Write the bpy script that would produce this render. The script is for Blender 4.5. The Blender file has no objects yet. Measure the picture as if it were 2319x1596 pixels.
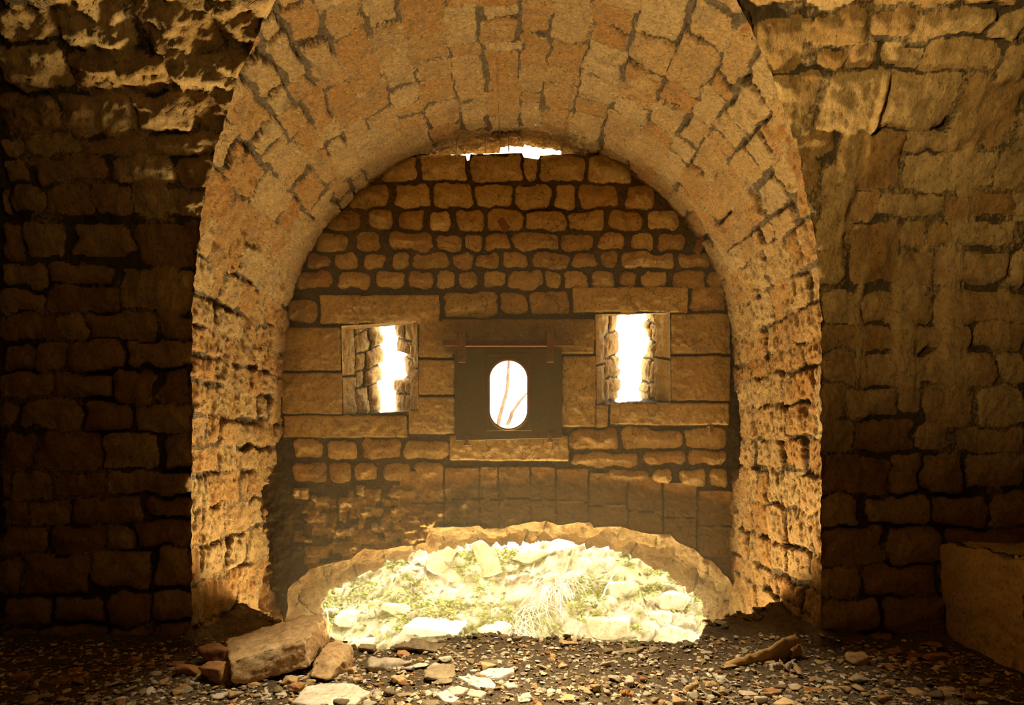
import bpy, bmesh, math, random
import numpy as np
from mathutils import Vector

# ------------------------------------------------------------------ camera, sky, lamps, exposure
SC = bpy.context.scene
COL = SC.collection
W, H = 2319, 1596
F = 1546.0                 # focal length in pixels (24 mm on 36 mm)
CX, HZ = 1159.5, 1000.0    # vanishing point of the level camera
EYE = 1.1                  # camera height above the rubble floor

cam = bpy.data.cameras.new('camera')
cam.lens = 36.0 * F / W
cam.sensor_width = 36.0
cam.shift_y = (HZ - H / 2) / W
cam.clip_start = 0.05
camo = bpy.data.objects.new('camera', cam)
camo.location = (0, 0, EYE)
camo.rotation_euler = (math.radians(90), 0, 0)
COL.objects.link(camo)
SC.camera = camo

world = bpy.data.worlds.new('sky')
world.use_nodes = True
SC.world = world
bg = world.node_tree.nodes['Background']
bg.inputs[0].default_value = (1.0, 0.90, 0.70, 1)
bg.inputs[1].default_value = 9.0


def lamp(name, kind, loc, target, energy, color, **kw):
    d = bpy.data.lights.new(name, kind)
    d.energy = energy
    d.color = color
    for k, v in kw.items():
        setattr(d, k, v)
    o = bpy.data.objects.new(name, d)
    o.location = loc
    o.rotation_euler = (Vector(target) - Vector(loc)).to_track_quat('-Z', 'Y').to_euler()
    COL.objects.link(o)
    return o


# sun over the ditch, light thrown up from the sunlit ground in the pit, added fill lamps inside the room
lamp('sun', 'SUN', (4, 3, 9), (0, 8, 0), 58.0, (1.0, 0.88, 0.66), angle=0.03)
lamp('pit_daylight', 'AREA', (0.0, 5.25, -1.2), (0.0, 3.75, 0.12), 420.0, (1.0, 0.76, 0.42),
     shape='RECTANGLE', size=1.9, size_y=0.45, spread=math.radians(126))
lamp('rear_fill_lamp', 'AREA', (-1.5, -0.45, 1.9), (2.2, 3.3, 2.95), 10.0, (1.0, 0.74, 0.36),
     shape='RECTANGLE', size=0.3, size_y=0.3, spread=math.radians(42))  # added fill lamp before the closed rear wall, lights the right wall
lamp('floor_fill_lamp', 'AREA', (0.05, 3.35, 3.33), (0.05, 2.75, 0), 36.0, (1.0, 0.84, 0.58),
     shape='RECTANGLE', size=0.4, size_y=0.2, spread=math.radians(58))  # added overhead fill lamp to brighten the floor; the vault has no vent
lamp('rear_fill_lamp_small', 'AREA', (1.6, -0.45, 1.9), (-1.75, 3.05, 3.1), 0.7, (1.0, 0.74, 0.36),
     shape='RECTANGLE', size=0.3, size_y=0.3, spread=math.radians(34))  # weaker added fill lamp, brightens the upper left wall

vs = SC.view_settings
vs.view_transform = 'Standard'
vs.look = 'None'
vs.gamma = 1.0
vs.use_curve_mapping = False
vs.exposure = 0.0
SC.cycles.use_denoising = True
SC.cycles.max_bounces = 6
SC.cycles.diffuse_bounces = 4

rng = np.random.default_rng(7)
random.seed(7)


# ------------------------------------------------------------------ noise
def _hash(ix, iy, iz, seed):
    h = (ix.astype(np.int64) * 374761393 + iy.astype(np.int64) * 668265263 + iz.astype(np.int64) * 2147483647 + seed * 974634777) & 0xFFFFFFFF
    h = ((h ^ (h >> 13)) * 1274126177) & 0xFFFFFFFF
    h = ((h ^ (h >> 16)) * 2246822519) & 0xFFFFFFFF
    return (h ^ (h >> 15)) & 0xFFFFFFFF


def vnoise(P, seed=0):
    """smooth value noise in -1..1 at points P (...,3)"""
    f = np.floor(P)
    t = P - f
    t = t * t * t * (t * (t * 6 - 15) + 10)
    i = f.astype(np.int64)
    out = 0.0
    for dx in (0, 1):
        wx = t[..., 0] if dx else 1 - t[..., 0]
        for dy in (0, 1):
            wy = t[..., 1] if dy else 1 - t[..., 1]
            for dz in (0, 1):
                wz = t[..., 2] if dz else 1 - t[..., 2]
                h = _hash(i[..., 0] + dx, i[..., 1] + dy, i[..., 2] + dz, seed)
                out = out + wx * wy * wz * (h / 2147483648.0 - 1.0)
    return out


def fbm(P, scale, octv=4, seed=0, gain=0.5):
    P = np.asarray(P, float) * scale
    a, s, tot = 1.0, 0.0, 0.0
    for o in range(octv):
        s = s + a * vnoise(P + 17.3 * o, seed + o * 31)
        tot += a
        a *= gain
        P = P * 2.03
    return s / tot * 1.6


def sstep(a, b, x):
    t = np.clip((x - a) / (b - a), 0, 1)
    return t * t * (3 - 2 * t)


# ------------------------------------------------------------------ materials
def new_mat(name):
    m = bpy.data.materials.new(name)
    m.use_nodes = True
    nt = m.node_tree
    b = nt.nodes['Principled BSDF']
    b.inputs['Roughness'].default_value = 0.9
    b.inputs['Specular IOR Level'].default_value = 0.2
    return m, nt, b


def N(nt, kind, **kw):
    n = nt.nodes.new(kind)
    for k, v in kw.items():
        setattr(n, k, v)
    return n


def noise(nt, co, scale, detail=6, rough=0.6, dist=0.0):
    n = N(nt, 'ShaderNodeTexNoise')
    n.inputs['Scale'].default_value = scale
    n.inputs['Detail'].default_value = detail
    n.inputs['Roughness'].default_value = rough
    n.inputs['Distortion'].default_value = dist
    nt.links.new(co, n.inputs['Vector'])
    return n.outputs[0]


def ramp(nt, fac, stops):
    r = N(nt, 'ShaderNodeValToRGB')
    el = r.color_ramp.elements
    while len(el) < len(stops):
        el.new(0.5)
    for e, (p, c) in zip(el, stops):
        e.position = p
        e.color = (c[0], c[1], c[2], 1) if not isinstance(c, (int, float)) else (c, c, c, 1)
    nt.links.new(fac, r.inputs[0])
    return r.outputs[0]


def math_n(nt, op, a, b=None, c=None):
    n = N(nt, 'ShaderNodeMath', operation=op)
    for i, v in enumerate((a, b, c)):
        if v is None:
            continue
        if isinstance(v, (int, float)):
            n.inputs[i].default_value = v
        else:
            nt.links.new(v, n.inputs[i])
    return n.outputs[0]


def mix(nt, fac, a, b, blend='MIX'):
    n = N(nt, 'ShaderNodeMix', data_type='RGBA', blend_type=blend)
    for idx, v in ((0, fac), (6, a), (7, b)):
        if isinstance(v, (int, float)):
            n.inputs[idx].default_value = v
        elif isinstance(v, tuple):
            n.inputs[idx].default_value = (v[0], v[1], v[2], 1)
        else:
            nt.links.new(v, n.inputs[idx])
    return n.outputs[2]


def bump(nt, height, strength, dist, normal=None):
    b = N(nt, 'ShaderNodeBump')
    b.inputs['Strength'].default_value = strength
    b.inputs['Distance'].default_value = dist
    nt.links.new(height, b.inputs['Height'])
    if normal is not None:
        nt.links.new(normal, b.inputs['Normal'])
    return b.outputs[0]


def masonry_mat(name, light, mid, warm, mortar, stain, cracks=0.0, bump_s=0.7, stain_amt=0.5, stretch=(1, 1, 1), ridge=1.0, bdist=0.022):
    """stone attribute: R tone of the stone, G stone (1) or mortar (0), B how orange the stone is"""
    m, nt, b = new_mat(name)
    tc = N(nt, 'ShaderNodeTexCoord').outputs['Object']
    mp = N(nt, 'ShaderNodeMapping')
    mp.inputs['Scale'].default_value = stretch
    nt.links.new(tc, mp.inputs['Vector'])
    co = mp.outputs[0]
    at = N(nt, 'ShaderNodeAttribute', attribute_name='stone')
    sep = N(nt, 'ShaderNodeSeparateColor')
    nt.links.new(at.outputs['Color'], sep.inputs[0])
    tone, mask, hue = sep.outputs[0], sep.outputs[1], sep.outputs[2]
    n_big = noise(nt, co, 2.6, 5, 0.6, 0.3)
    n_mid = noise(nt, co, 11.0, 8, 0.65, 0.6)
    n_fin = noise(nt, co, 55.0, 8, 0.7)
    n_gr = noise(nt, tc, 240.0, 4, 0.7)
    # stone colour
    v = math_n(nt, 'ADD', math_n(nt, 'MULTIPLY', tone, 0.62), math_n(nt, 'MULTIPLY', n_mid, 0.72))
    stone = ramp(nt, v, [(0.25, warm), (0.52, mid), (0.85, light)])
    hz = math_n(nt, 'MULTIPLY', hue, ramp(nt, n_mid, [(0.35, 0.1), (0.62, 1.0)]))
    stone = mix(nt, hz, stone, warm)
    speck = ramp(nt, n_fin, [(0.30, 0.22), (0.45, 0.92), (0.55, 1.0), (0.72, 1.2)])
    stone = mix(nt, 0.9, stone, speck, 'MULTIPLY')
    # mortar
    mc = ramp(nt, n_fin, [(0.3, tuple(c * 0.45 for c in mortar)), (0.7, tuple(c * 1.25 for c in mortar))])
    edge = math_n(nt, 'ADD', mask, math_n(nt, 'MULTIPLY', math_n(nt, 'SUBTRACT', n_fin, 0.5), 0.9))
    mk = ramp(nt, edge, [(0.35, 0.0), (0.6, 1.0)])
    col = mix(nt, mk, mc, stone)
    # grime and lichen patches of their own shape
    st = ramp(nt, noise(nt, co, 5.0, 9, 0.72, 1.0), [(0.5, 0.0), (0.66, 1.0)])
    col = mix(nt, math_n(nt, 'MULTIPLY', st, stain_amt), col, stain)
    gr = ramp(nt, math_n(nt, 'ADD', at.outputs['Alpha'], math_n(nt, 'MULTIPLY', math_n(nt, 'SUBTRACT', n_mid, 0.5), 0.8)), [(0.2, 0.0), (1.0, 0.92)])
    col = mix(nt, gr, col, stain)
    n_rid = noise(nt, co, 28.0, 6, 0.7, 1.5)
    rid = math_n(nt, 'ABSOLUTE', math_n(nt, 'SUBTRACT', n_rid, 0.5))
    hgt = math_n(nt, 'ADD', math_n(nt, 'MULTIPLY', n_mid, 0.9), math_n(nt, 'MULTIPLY', n_fin, 0.75))
    hgt = math_n(nt, 'SUBTRACT', hgt, math_n(nt, 'MULTIPLY', rid, 0.9 * ridge))
    hgt = math_n(nt, 'ADD', hgt, math_n(nt, 'MULTIPLY', n_gr, 0.12))
    if cracks > 0:
        w = N(nt, 'ShaderNodeVectorMath', operation='ADD')
        nz = N(nt, 'ShaderNodeTexNoise')
        nz.inputs['Scale'].default_value = 7
        nz.inputs['Detail'].default_value = 5
        nt.links.new(co, nz.inputs['Vector'])
        sc = N(nt, 'ShaderNodeVectorMath', operation='SCALE')
        sc.inputs['Scale'].default_value = 0.22
        nt.links.new(nz.outputs['Color'], sc.inputs[0])
        nt.links.new(co, w.inputs[0])
        nt.links.new(sc.outputs[0], w.inputs[1])
        vo = N(nt, 'ShaderNodeTexVoronoi', feature='DISTANCE_TO_EDGE')
        vo.inputs['Scale'].default_value = 9.0
        nt.links.new(w.outputs[0], vo.inputs['Vector'])
        ck = ramp(nt, vo.outputs['Distance'], [(0.0, 1.0), (0.028, 0.0)])
        gate = ramp(nt, n_big, [(0.42, 0.0), (0.6, 1.0)])
        ck = math_n(nt, 'MULTIPLY', math_n(nt, 'MULTIPLY', ck, gate), cracks)
        col = mix(nt, ck, col, tuple(c * 0.3 for c in mortar))
        hgt = math_n(nt, 'SUBTRACT', hgt, math_n(nt, 'MULTIPLY', ck, 0.35))
    nt.links.new(col, b.inputs['Base Color'])
    nt.links.new(bump(nt, hgt, bump_s, bdist), b.inputs['Normal'])
    return m


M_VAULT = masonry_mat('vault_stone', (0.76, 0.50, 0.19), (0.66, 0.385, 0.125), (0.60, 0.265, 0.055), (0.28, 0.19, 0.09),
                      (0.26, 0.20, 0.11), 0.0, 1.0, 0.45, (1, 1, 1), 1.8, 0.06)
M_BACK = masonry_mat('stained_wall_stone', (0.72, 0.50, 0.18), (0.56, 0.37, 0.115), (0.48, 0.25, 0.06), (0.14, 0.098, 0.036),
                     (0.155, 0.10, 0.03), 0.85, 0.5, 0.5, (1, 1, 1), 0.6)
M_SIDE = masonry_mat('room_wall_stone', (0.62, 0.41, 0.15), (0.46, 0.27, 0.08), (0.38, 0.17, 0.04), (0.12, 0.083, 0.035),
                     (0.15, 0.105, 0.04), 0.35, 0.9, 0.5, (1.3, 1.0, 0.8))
M_DIMROOM = masonry_mat('dimmed_room_stone', (0.20, 0.14, 0.06), (0.14, 0.09, 0.035), (0.11, 0.06, 0.02), (0.06, 0.045, 0.02),
                     (0.05, 0.035, 0.015), 0.0, 0.8, 0.5)  # unseen room stone, darkened to cut the light it bounces
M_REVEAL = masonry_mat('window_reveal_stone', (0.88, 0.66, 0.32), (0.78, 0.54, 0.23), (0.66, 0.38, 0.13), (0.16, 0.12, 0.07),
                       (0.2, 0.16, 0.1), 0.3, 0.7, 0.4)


def rock_mat(name, a, bcol, c, bs=0.7, sc=1.0):
    m, nt, b = new_mat(name)
    tc = N(nt, 'ShaderNodeTexCoord').outputs['Object']
    oi = N(nt, 'ShaderNodeObjectInfo').outputs['Random']
    n1 = noise(nt, tc, 7 * sc, 7, 0.65, 0.5)
    n2 = noise(nt, tc, 45 * sc, 7, 0.7)
    v = math_n(nt, 'ADD', n1, math_n(nt, 'MULTIPLY', math_n(nt, 'SUBTRACT', oi, 0.5), 0.25))
    col = ramp(nt, v, [(0.3, c), (0.5, bcol), (0.7, a)])
    col = mix(nt, 0.8, col, ramp(nt, n2, [(0.3, 0.4), (0.5, 1.0), (0.75, 1.1)]), 'MULTIPLY')
    nt.links.new(col, b.inputs['Base Color'])
    hgt = math_n(nt, 'ADD', math_n(nt, 'MULTIPLY', n1, 0.8), math_n(nt, 'MULTIPLY', n2, 0.5))
    nt.links.new(bump(nt, hgt, bs, 0.012), b.inputs['Normal'])
    return m


M_OCHRE = rock_mat('ochre_rock', (0.70, 0.50, 0.26), (0.58, 0.38, 0.17), (0.38, 0.22, 0.09))
M_RUSSET = rock_mat('russet_rock', (0.58, 0.34, 0.14), (0.42, 0.20, 0.07), (0.25, 0.10, 0.03))
M_GREY = rock_mat('grey_rock', (0.66, 0.56, 0.40), (0.52, 0.42, 0.28), (0.34, 0.26, 0.16))
M_PALE = rock_mat('pale_rock', (0.80, 0.72, 0.58), (0.68, 0.58, 0.42), (0.48, 0.37, 0.23), 0.4)
M_DARKROCK = rock_mat('earthy_rock', (0.42, 0.32, 0.18), (0.30, 0.22, 0.11), (0.17, 0.12, 0.06))
M_BARK = rock_mat('ochre_slab', (0.62, 0.40, 0.15), (0.50, 0.29, 0.09), (0.30, 0.15, 0.05), 0.8, 1.5)
M_MOSSROCK = rock_mat('mossy_rock', (0.80, 0.74, 0.55), (0.62, 0.60, 0.36), (0.34, 0.36, 0.10))
M_WOOD = rock_mat('dark_bark', (0.15, 0.09, 0.06), (0.10, 0.06, 0.04), (0.05, 0.03, 0.02))
M_TILE = rock_mat('broken_tile', (0.80, 0.55, 0.36), (0.70, 0.42, 0.24), (0.52, 0.28, 0.14), 0.4)


def ground_mat():
    m, nt, b = new_mat('rubble_earth')
    tc = N(nt, 'ShaderNodeTexCoord').outputs['Object']
    n1 = noise(nt, tc, 6, 8, 0.7, 0.4)
    n2 = noise(nt, tc, 60, 8, 0.75)
    n3 = noise(nt, tc, 190, 4, 0.7)
    col = ramp(nt, n1, [(0.3, (0.09, 0.058, 0.026)), (0.55, (0.18, 0.122, 0.058)), (0.75, (0.32, 0.225, 0.115))])
    col = mix(nt, ramp(nt, n3, [(0.58, 0.0), (0.66, 1.0)]), col, (0.55, 0.44, 0.28))
    col = mix(nt, 0.8, col, ramp(nt, n2, [(0.3, 0.4), (0.6, 1.1)]), 'MULTIPLY')
    nt.links.new(col, b.inputs['Base Color'])
    hgt = math_n(nt, 'ADD', math_n(nt, 'MULTIPLY', n2, 0.9), math_n(nt, 'MULTIPLY', n3, 0.5))
    nt.links.new(bump(nt, hgt, 0.9, 0.02), b.inputs['Normal'])
    return m


def attr_mat(name, bs=0.5, dist=0.006, sc=1.0):
    m, nt, b = new_mat(name)
    tc = N(nt, 'ShaderNodeTexCoord').outputs['Object']
    at = N(nt, 'ShaderNodeAttribute', attribute_name='stone').outputs['Color']
    n2 = noise(nt, tc, 90 * sc, 6, 0.7)
    col = mix(nt, 0.7, at, ramp(nt, n2, [(0.3, 0.5), (0.65, 1.15)]), 'MULTIPLY')
    nt.links.new(col, b.inputs['Base Color'])
    nt.links.new(bump(nt, n2, bs, dist), b.inputs['Normal'])
    return m


def bank_mat():
    m, nt, b = new_mat('mossy_bank')
    tc = N(nt, 'ShaderNodeTexCoord').outputs['Object']
    n1 = noise(nt, tc, 2.2, 8, 0.7, 0.8)
    n2 = noise(nt, tc, 18, 8, 0.75, 0.4)
    n3 = noise(nt, tc, 70, 5, 0.7)
    col = ramp(nt, n2, [(0.32, (0.34, 0.26, 0.16)), (0.43, (0.68, 0.60, 0.42)), (0.6, (0.84, 0.78, 0.62))])
    ms = ramp(nt, math_n(nt, 'ADD', math_n(nt, 'MULTIPLY', n1, 0.7), math_n(nt, 'MULTIPLY', n2, 0.35)), [(0.50, 0.0), (0.62, 0.9)])
    green = ramp(nt, n3, [(0.35, (0.24, 0.27, 0.05)), (0.62, (0.62, 0.65, 0.26))])
    col = mix(nt, ms, col, green)
    nt.links.new(col, b.inputs['Base Color'])
    nt.links.new(bump(nt, math_n(nt, 'ADD', n2, math_n(nt, 'MULTIPLY', n3, 0.4)), 0.9, 0.04), b.inputs['Normal'])
    return m


def iron_mat(name, base, rust, amt, rough=0.65, metal=0.35):
    m, nt, b = new_mat(name)
    tc = N(nt, 'ShaderNodeTexCoord').outputs['Object']
    n1 = noise(nt, tc, 9, 8, 0.7, 0.5)
    n2 = noise(nt, tc, 80, 6, 0.7)
    f = ramp(nt, n1, [(0.5 - amt * 0.3, 0.0), (0.75 - amt * 0.3, 1.0)])
    col = mix(nt, f, base, rust)
    col = mix(nt, 0.6, col, ramp(nt, n2, [(0.3, 0.5), (0.7, 1.2)]), 'MULTIPLY')
    nt.links.new(col, b.inputs['Base Color'])
    b.inputs['Metallic'].default_value = metal
    b.inputs['Roughness'].default_value = rough
    nt.links.new(bump(nt, n2, 0.35, 0.004), b.inputs['Normal'])
    return m


M_EARTH = ground_mat()
M_RUBBLE = masonry_mat('rubble_reveal', (0.54, 0.37, 0.15), (0.40, 0.26, 0.09), (0.34, 0.18, 0.05), (0.20, 0.14, 0.06),
                       (0.13, 0.095, 0.045), 0.0, 1.0, 0.6)
M_GRAVEL = attr_mat('gravel_stone')
M_BANK = bank_mat()
M_IRON = iron_mat('dark_iron', (0.12, 0.105, 0.035), (0.16, 0.10, 0.03), 0.4, 0.7, 0.1)
M_RUST = iron_mat('rusty_iron', (0.19, 0.10, 0.04), (0.28, 0.125, 0.035), 0.6, 0.7, 0.1)
M_BENCH = masonry_mat('ledge_plaster', (0.66, 0.47, 0.20), (0.54, 0.35, 0.12), (0.46, 0.24, 0.07), (0.12, 0.09, 0.05),
                      (0.16, 0.11, 0.05), 0.25, 0.4, 0.35)
M_MOSS = attr_mat('moss_leaf', 0.2, 0.002)
M_STRAW = attr_mat('dry_straw', 0.1, 0.001)


# ------------------------------------------------------------------ mesh helpers
def tag(o, label=None, cat=None, group=None, kind=None):
    if label:
        o['label'] = label
    if cat:
        o['category'] = cat
    if group:
        o['group'] = group
    if kind:
        o['kind'] = kind
    return o


def mesh_np(name, V, Fq, mat, attr=None, smooth=True):
    """mesh from arrays: V (n,3), Fq (m,3|4) index array"""
    me = bpy.data.meshes.new(name)
    V = np.asarray(V, np.float32)
    Fq = np.asarray(Fq, np.int32)
    k = Fq.shape[1]
    me.vertices.add(len(V))
    me.vertices.foreach_set('co', V.ravel())
    me.loops.add(Fq.size)
    me.loops.foreach_set('vertex_index', Fq.ravel())
    me.polygons.add(len(Fq))
    me.polygons.foreach_set('loop_start', np.arange(0, Fq.size, k, dtype=np.int32))
    me.polygons.foreach_set('loop_total', np.full(len(Fq), k, np.int32))
    me.update(calc_edges=True)
    if attr is not None:
        a = me.attributes.new('stone', 'FLOAT_COLOR', 'POINT')
        A = np.zeros((len(V), 4), np.float32)
        A[:, :attr.shape[1]] = attr
        a.data.foreach_set('color', A.ravel())
    me.polygons.foreach_set('use_smooth', np.full(len(Fq), smooth, bool))
    if mat:
        me.materials.append(mat)
    return me


def link(name, me, parent=None, loc=None):
    o = bpy.data.objects.new(name, me)
    COL.objects.link(o)
    if loc is not None:
        o.location = loc
    if parent:
        o.parent = parent
    return o


def grid_faces(nr, nc, keep=None, closed=False):
    """quads of an nr x nc vertex grid; closed wraps the columns"""
    c2 = nc if closed else nc - 1
    r, c = np.meshgrid(np.arange(nr - 1), np.arange(c2), indexing='ij')
    cn = (c + 1) % nc
    q = np.stack([r * nc + c, r * nc + cn, (r + 1) * nc + cn, (r + 1) * nc + c], -1)
    if keep is not None:
        q = q[keep]
    return q.reshape(-1, 4)


def structure(name, me, label, cat='wall'):
    o = link(name, me)
    tag(o, label, cat, kind='structure')
    return o


# ------------------------------------------------------------------ stone field
def stone_field(U, V, stones, seed=0, depth=0.03, warp=0.014, edge=0.022, pillow=0.02, rad=0.035, jvar=0.0):
    """relief, mortar mask, tone and hue of stones (u0,u1,v0,v1[,opts]) at arbitrary points"""
    sh = U.shape
    U, V = U.ravel(), V.ravel()
    P = np.stack([U, V, np.zeros_like(U)], -1)
    w1 = fbm(P, 9.0, 4, seed + 1) * warp
    w2 = fbm(P, 9.0, 4, seed + 2) * warp
    Uw, Vw = U + w1, V + w2
    Hh = np.full(U.shape, -depth) + fbm(P, 30, 4, seed + 5) * 0.008
    jv = np.clip(0.55 + 1.3 * fbm(P, 4.5, 4, seed + 6), 0.12, 1.7)      # some joints flush with mortar, some washed out
    jd = 1 + jvar * (jv - 1)
    Hh = Hh * jd
    Mk = jvar * np.clip(0.85 - 1.2 * jv, 0, 0.55)
    To = np.full_like(U, 0.5)
    Hu = np.zeros_like(U)
    Mk2 = np.zeros_like(U)
    r = np.random.default_rng(seed + 99)
    for st in stones:
        u0, u1, v0, v1 = st[:4]
        op = st[4] if len(st) > 4 else {}
        tone, hue = r.random(), r.random()
        lift, tu, tv = r.normal(0, 0.007), r.normal(0, 0.05), r.normal(0, 0.05)
        if u1 - u0 < 0.01 or v1 - v0 < 0.01:
            continue
        tone = op.get('tone', tone)
        hue = op.get('hue', hue ** 2.2)
        rd = min(op.get('rad', rad), (u1 - u0) * 0.45, (v1 - v0) * 0.45)
        ix = np.nonzero((Uw > u0 - 0.02) & (Uw < u1 + 0.02) & (Vw > v0 - 0.02) & (Vw < v1 + 0.02))[0]
        if len(ix) == 0:
            continue
        pu, pv = Uw[ix] - (u0 + u1) / 2, Vw[ix] - (v0 + v1) / 2
        if op.get('crisp'):
            pu, pv = U[ix] + w1[ix] * 0.25 - (u0 + u1) / 2, V[ix] + w2[ix] * 0.25 - (v0 + v1) / 2
        qx, qy = np.abs(pu) - ((u1 - u0) / 2 - rd), np.abs(pv) - ((v1 - v0) / 2 - rd)
        d = rd - (np.hypot(np.maximum(qx, 0), np.maximum(qy, 0)) + np.minimum(np.maximum(qx, qy), 0))
        eg = op.get('edge', edge)
        pl = op.get('pillow', pillow)
        dp = op.get('depth', depth)
        prof = np.sqrt(np.clip(d / eg, 0, 1) * (2 - np.clip(d / eg, 0, 1)))
        h = -dp * jd[ix] * (1 - prof) + pl * (sstep(0, 0.09, d) - 0.5) + op.get('lift', lift) * prof + (tu * pu + tv * pv) * prof * op.get('tilt', 1)
        mk = sstep(-0.003, 0.009, d)
        better = (mk > 0.02) & (mk >= Mk2[ix])
        j = ix[better]
        Mk2[j] = mk[better]
        Mk[j] = np.maximum(Mk[j], mk[better])
        To[j] = tone
        Hu[j] = hue
        Hh[j] = np.maximum(Hh[j], h[better])
    return Hh.reshape(sh), Mk.reshape(sh), To.reshape(sh), Hu.reshape(sh)


def random_courses(u0, u1, v0, v1, hmin, hmax, lmin, lmax, seed, joint=0.022):
    r = np.random.default_rng(seed)
    out = []
    v = v0
    while v < v1:
        h = r.uniform(hmin, hmax)
        u = u0 - r.uniform(0, lmax)
        while u < u1:
            l = r.uniform(lmin, lmax)
            out.append((u + joint * 0.5, u + l - joint * 0.5, v + joint * 0.5, v + h - joint * 0.5))
            u += l
        v += h
    return out


# ------------------------------------------------------------------ shapes of the place
YF, YB = 3.70, 5.20            # plane of the room wall, plane of the embrasure's back wall
KB = F / YB                    # pixels per metre on the back wall
XC, HALF = -0.03, 1.705        # embrasure axis and half width
SPR, RISE, EXPO = 1.65, 1.75, 2.1   # springing, rise and fullness of its vault
ZS, VA, VB = 1.70, 2.2, 1.95   # springing and semi-axes of the room's vault


def xt(z):
    q = np.clip((np.asarray(z, float) - SPR) / RISE, 0, 1)
    return HALF * (1 - q ** EXPO) ** (1 / EXPO)


def yroom(z):
    q = np.clip((np.asarray(z, float) - ZS) / VB, 0, 1)
    return YF - VA * (1 - np.sqrt(1 - q * q))


# arc table of the room section from the floor up the wall and over
_th = np.linspace(0, math.pi / 2, 400)
_zz = np.concatenate([np.linspace(-0.3, ZS, 200)[:-1], ZS + VB * np.sin(_th)])
_yy = np.concatenate([np.full(199, YF), YF - VA * (1 - np.cos(_th))])
_ss = np.concatenate([[0], np.cumsum(np.hypot(np.diff(_zz), np.diff(_yy)))]) - 0.3
_tan = (_zz - EYE) / _yy


def wall_px(px, py):
    """pixel on the room wall -> (x, arc height)"""
    s = np.interp((HZ - py) / F, _tan, _ss)
    y = np.interp(s, _ss, _yy)
    return (px - CX) / F * y, s


def back_px(px, py, y=YB):
    return (px - CX) / F * y, EYE + (HZ - py) / F * y


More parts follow.
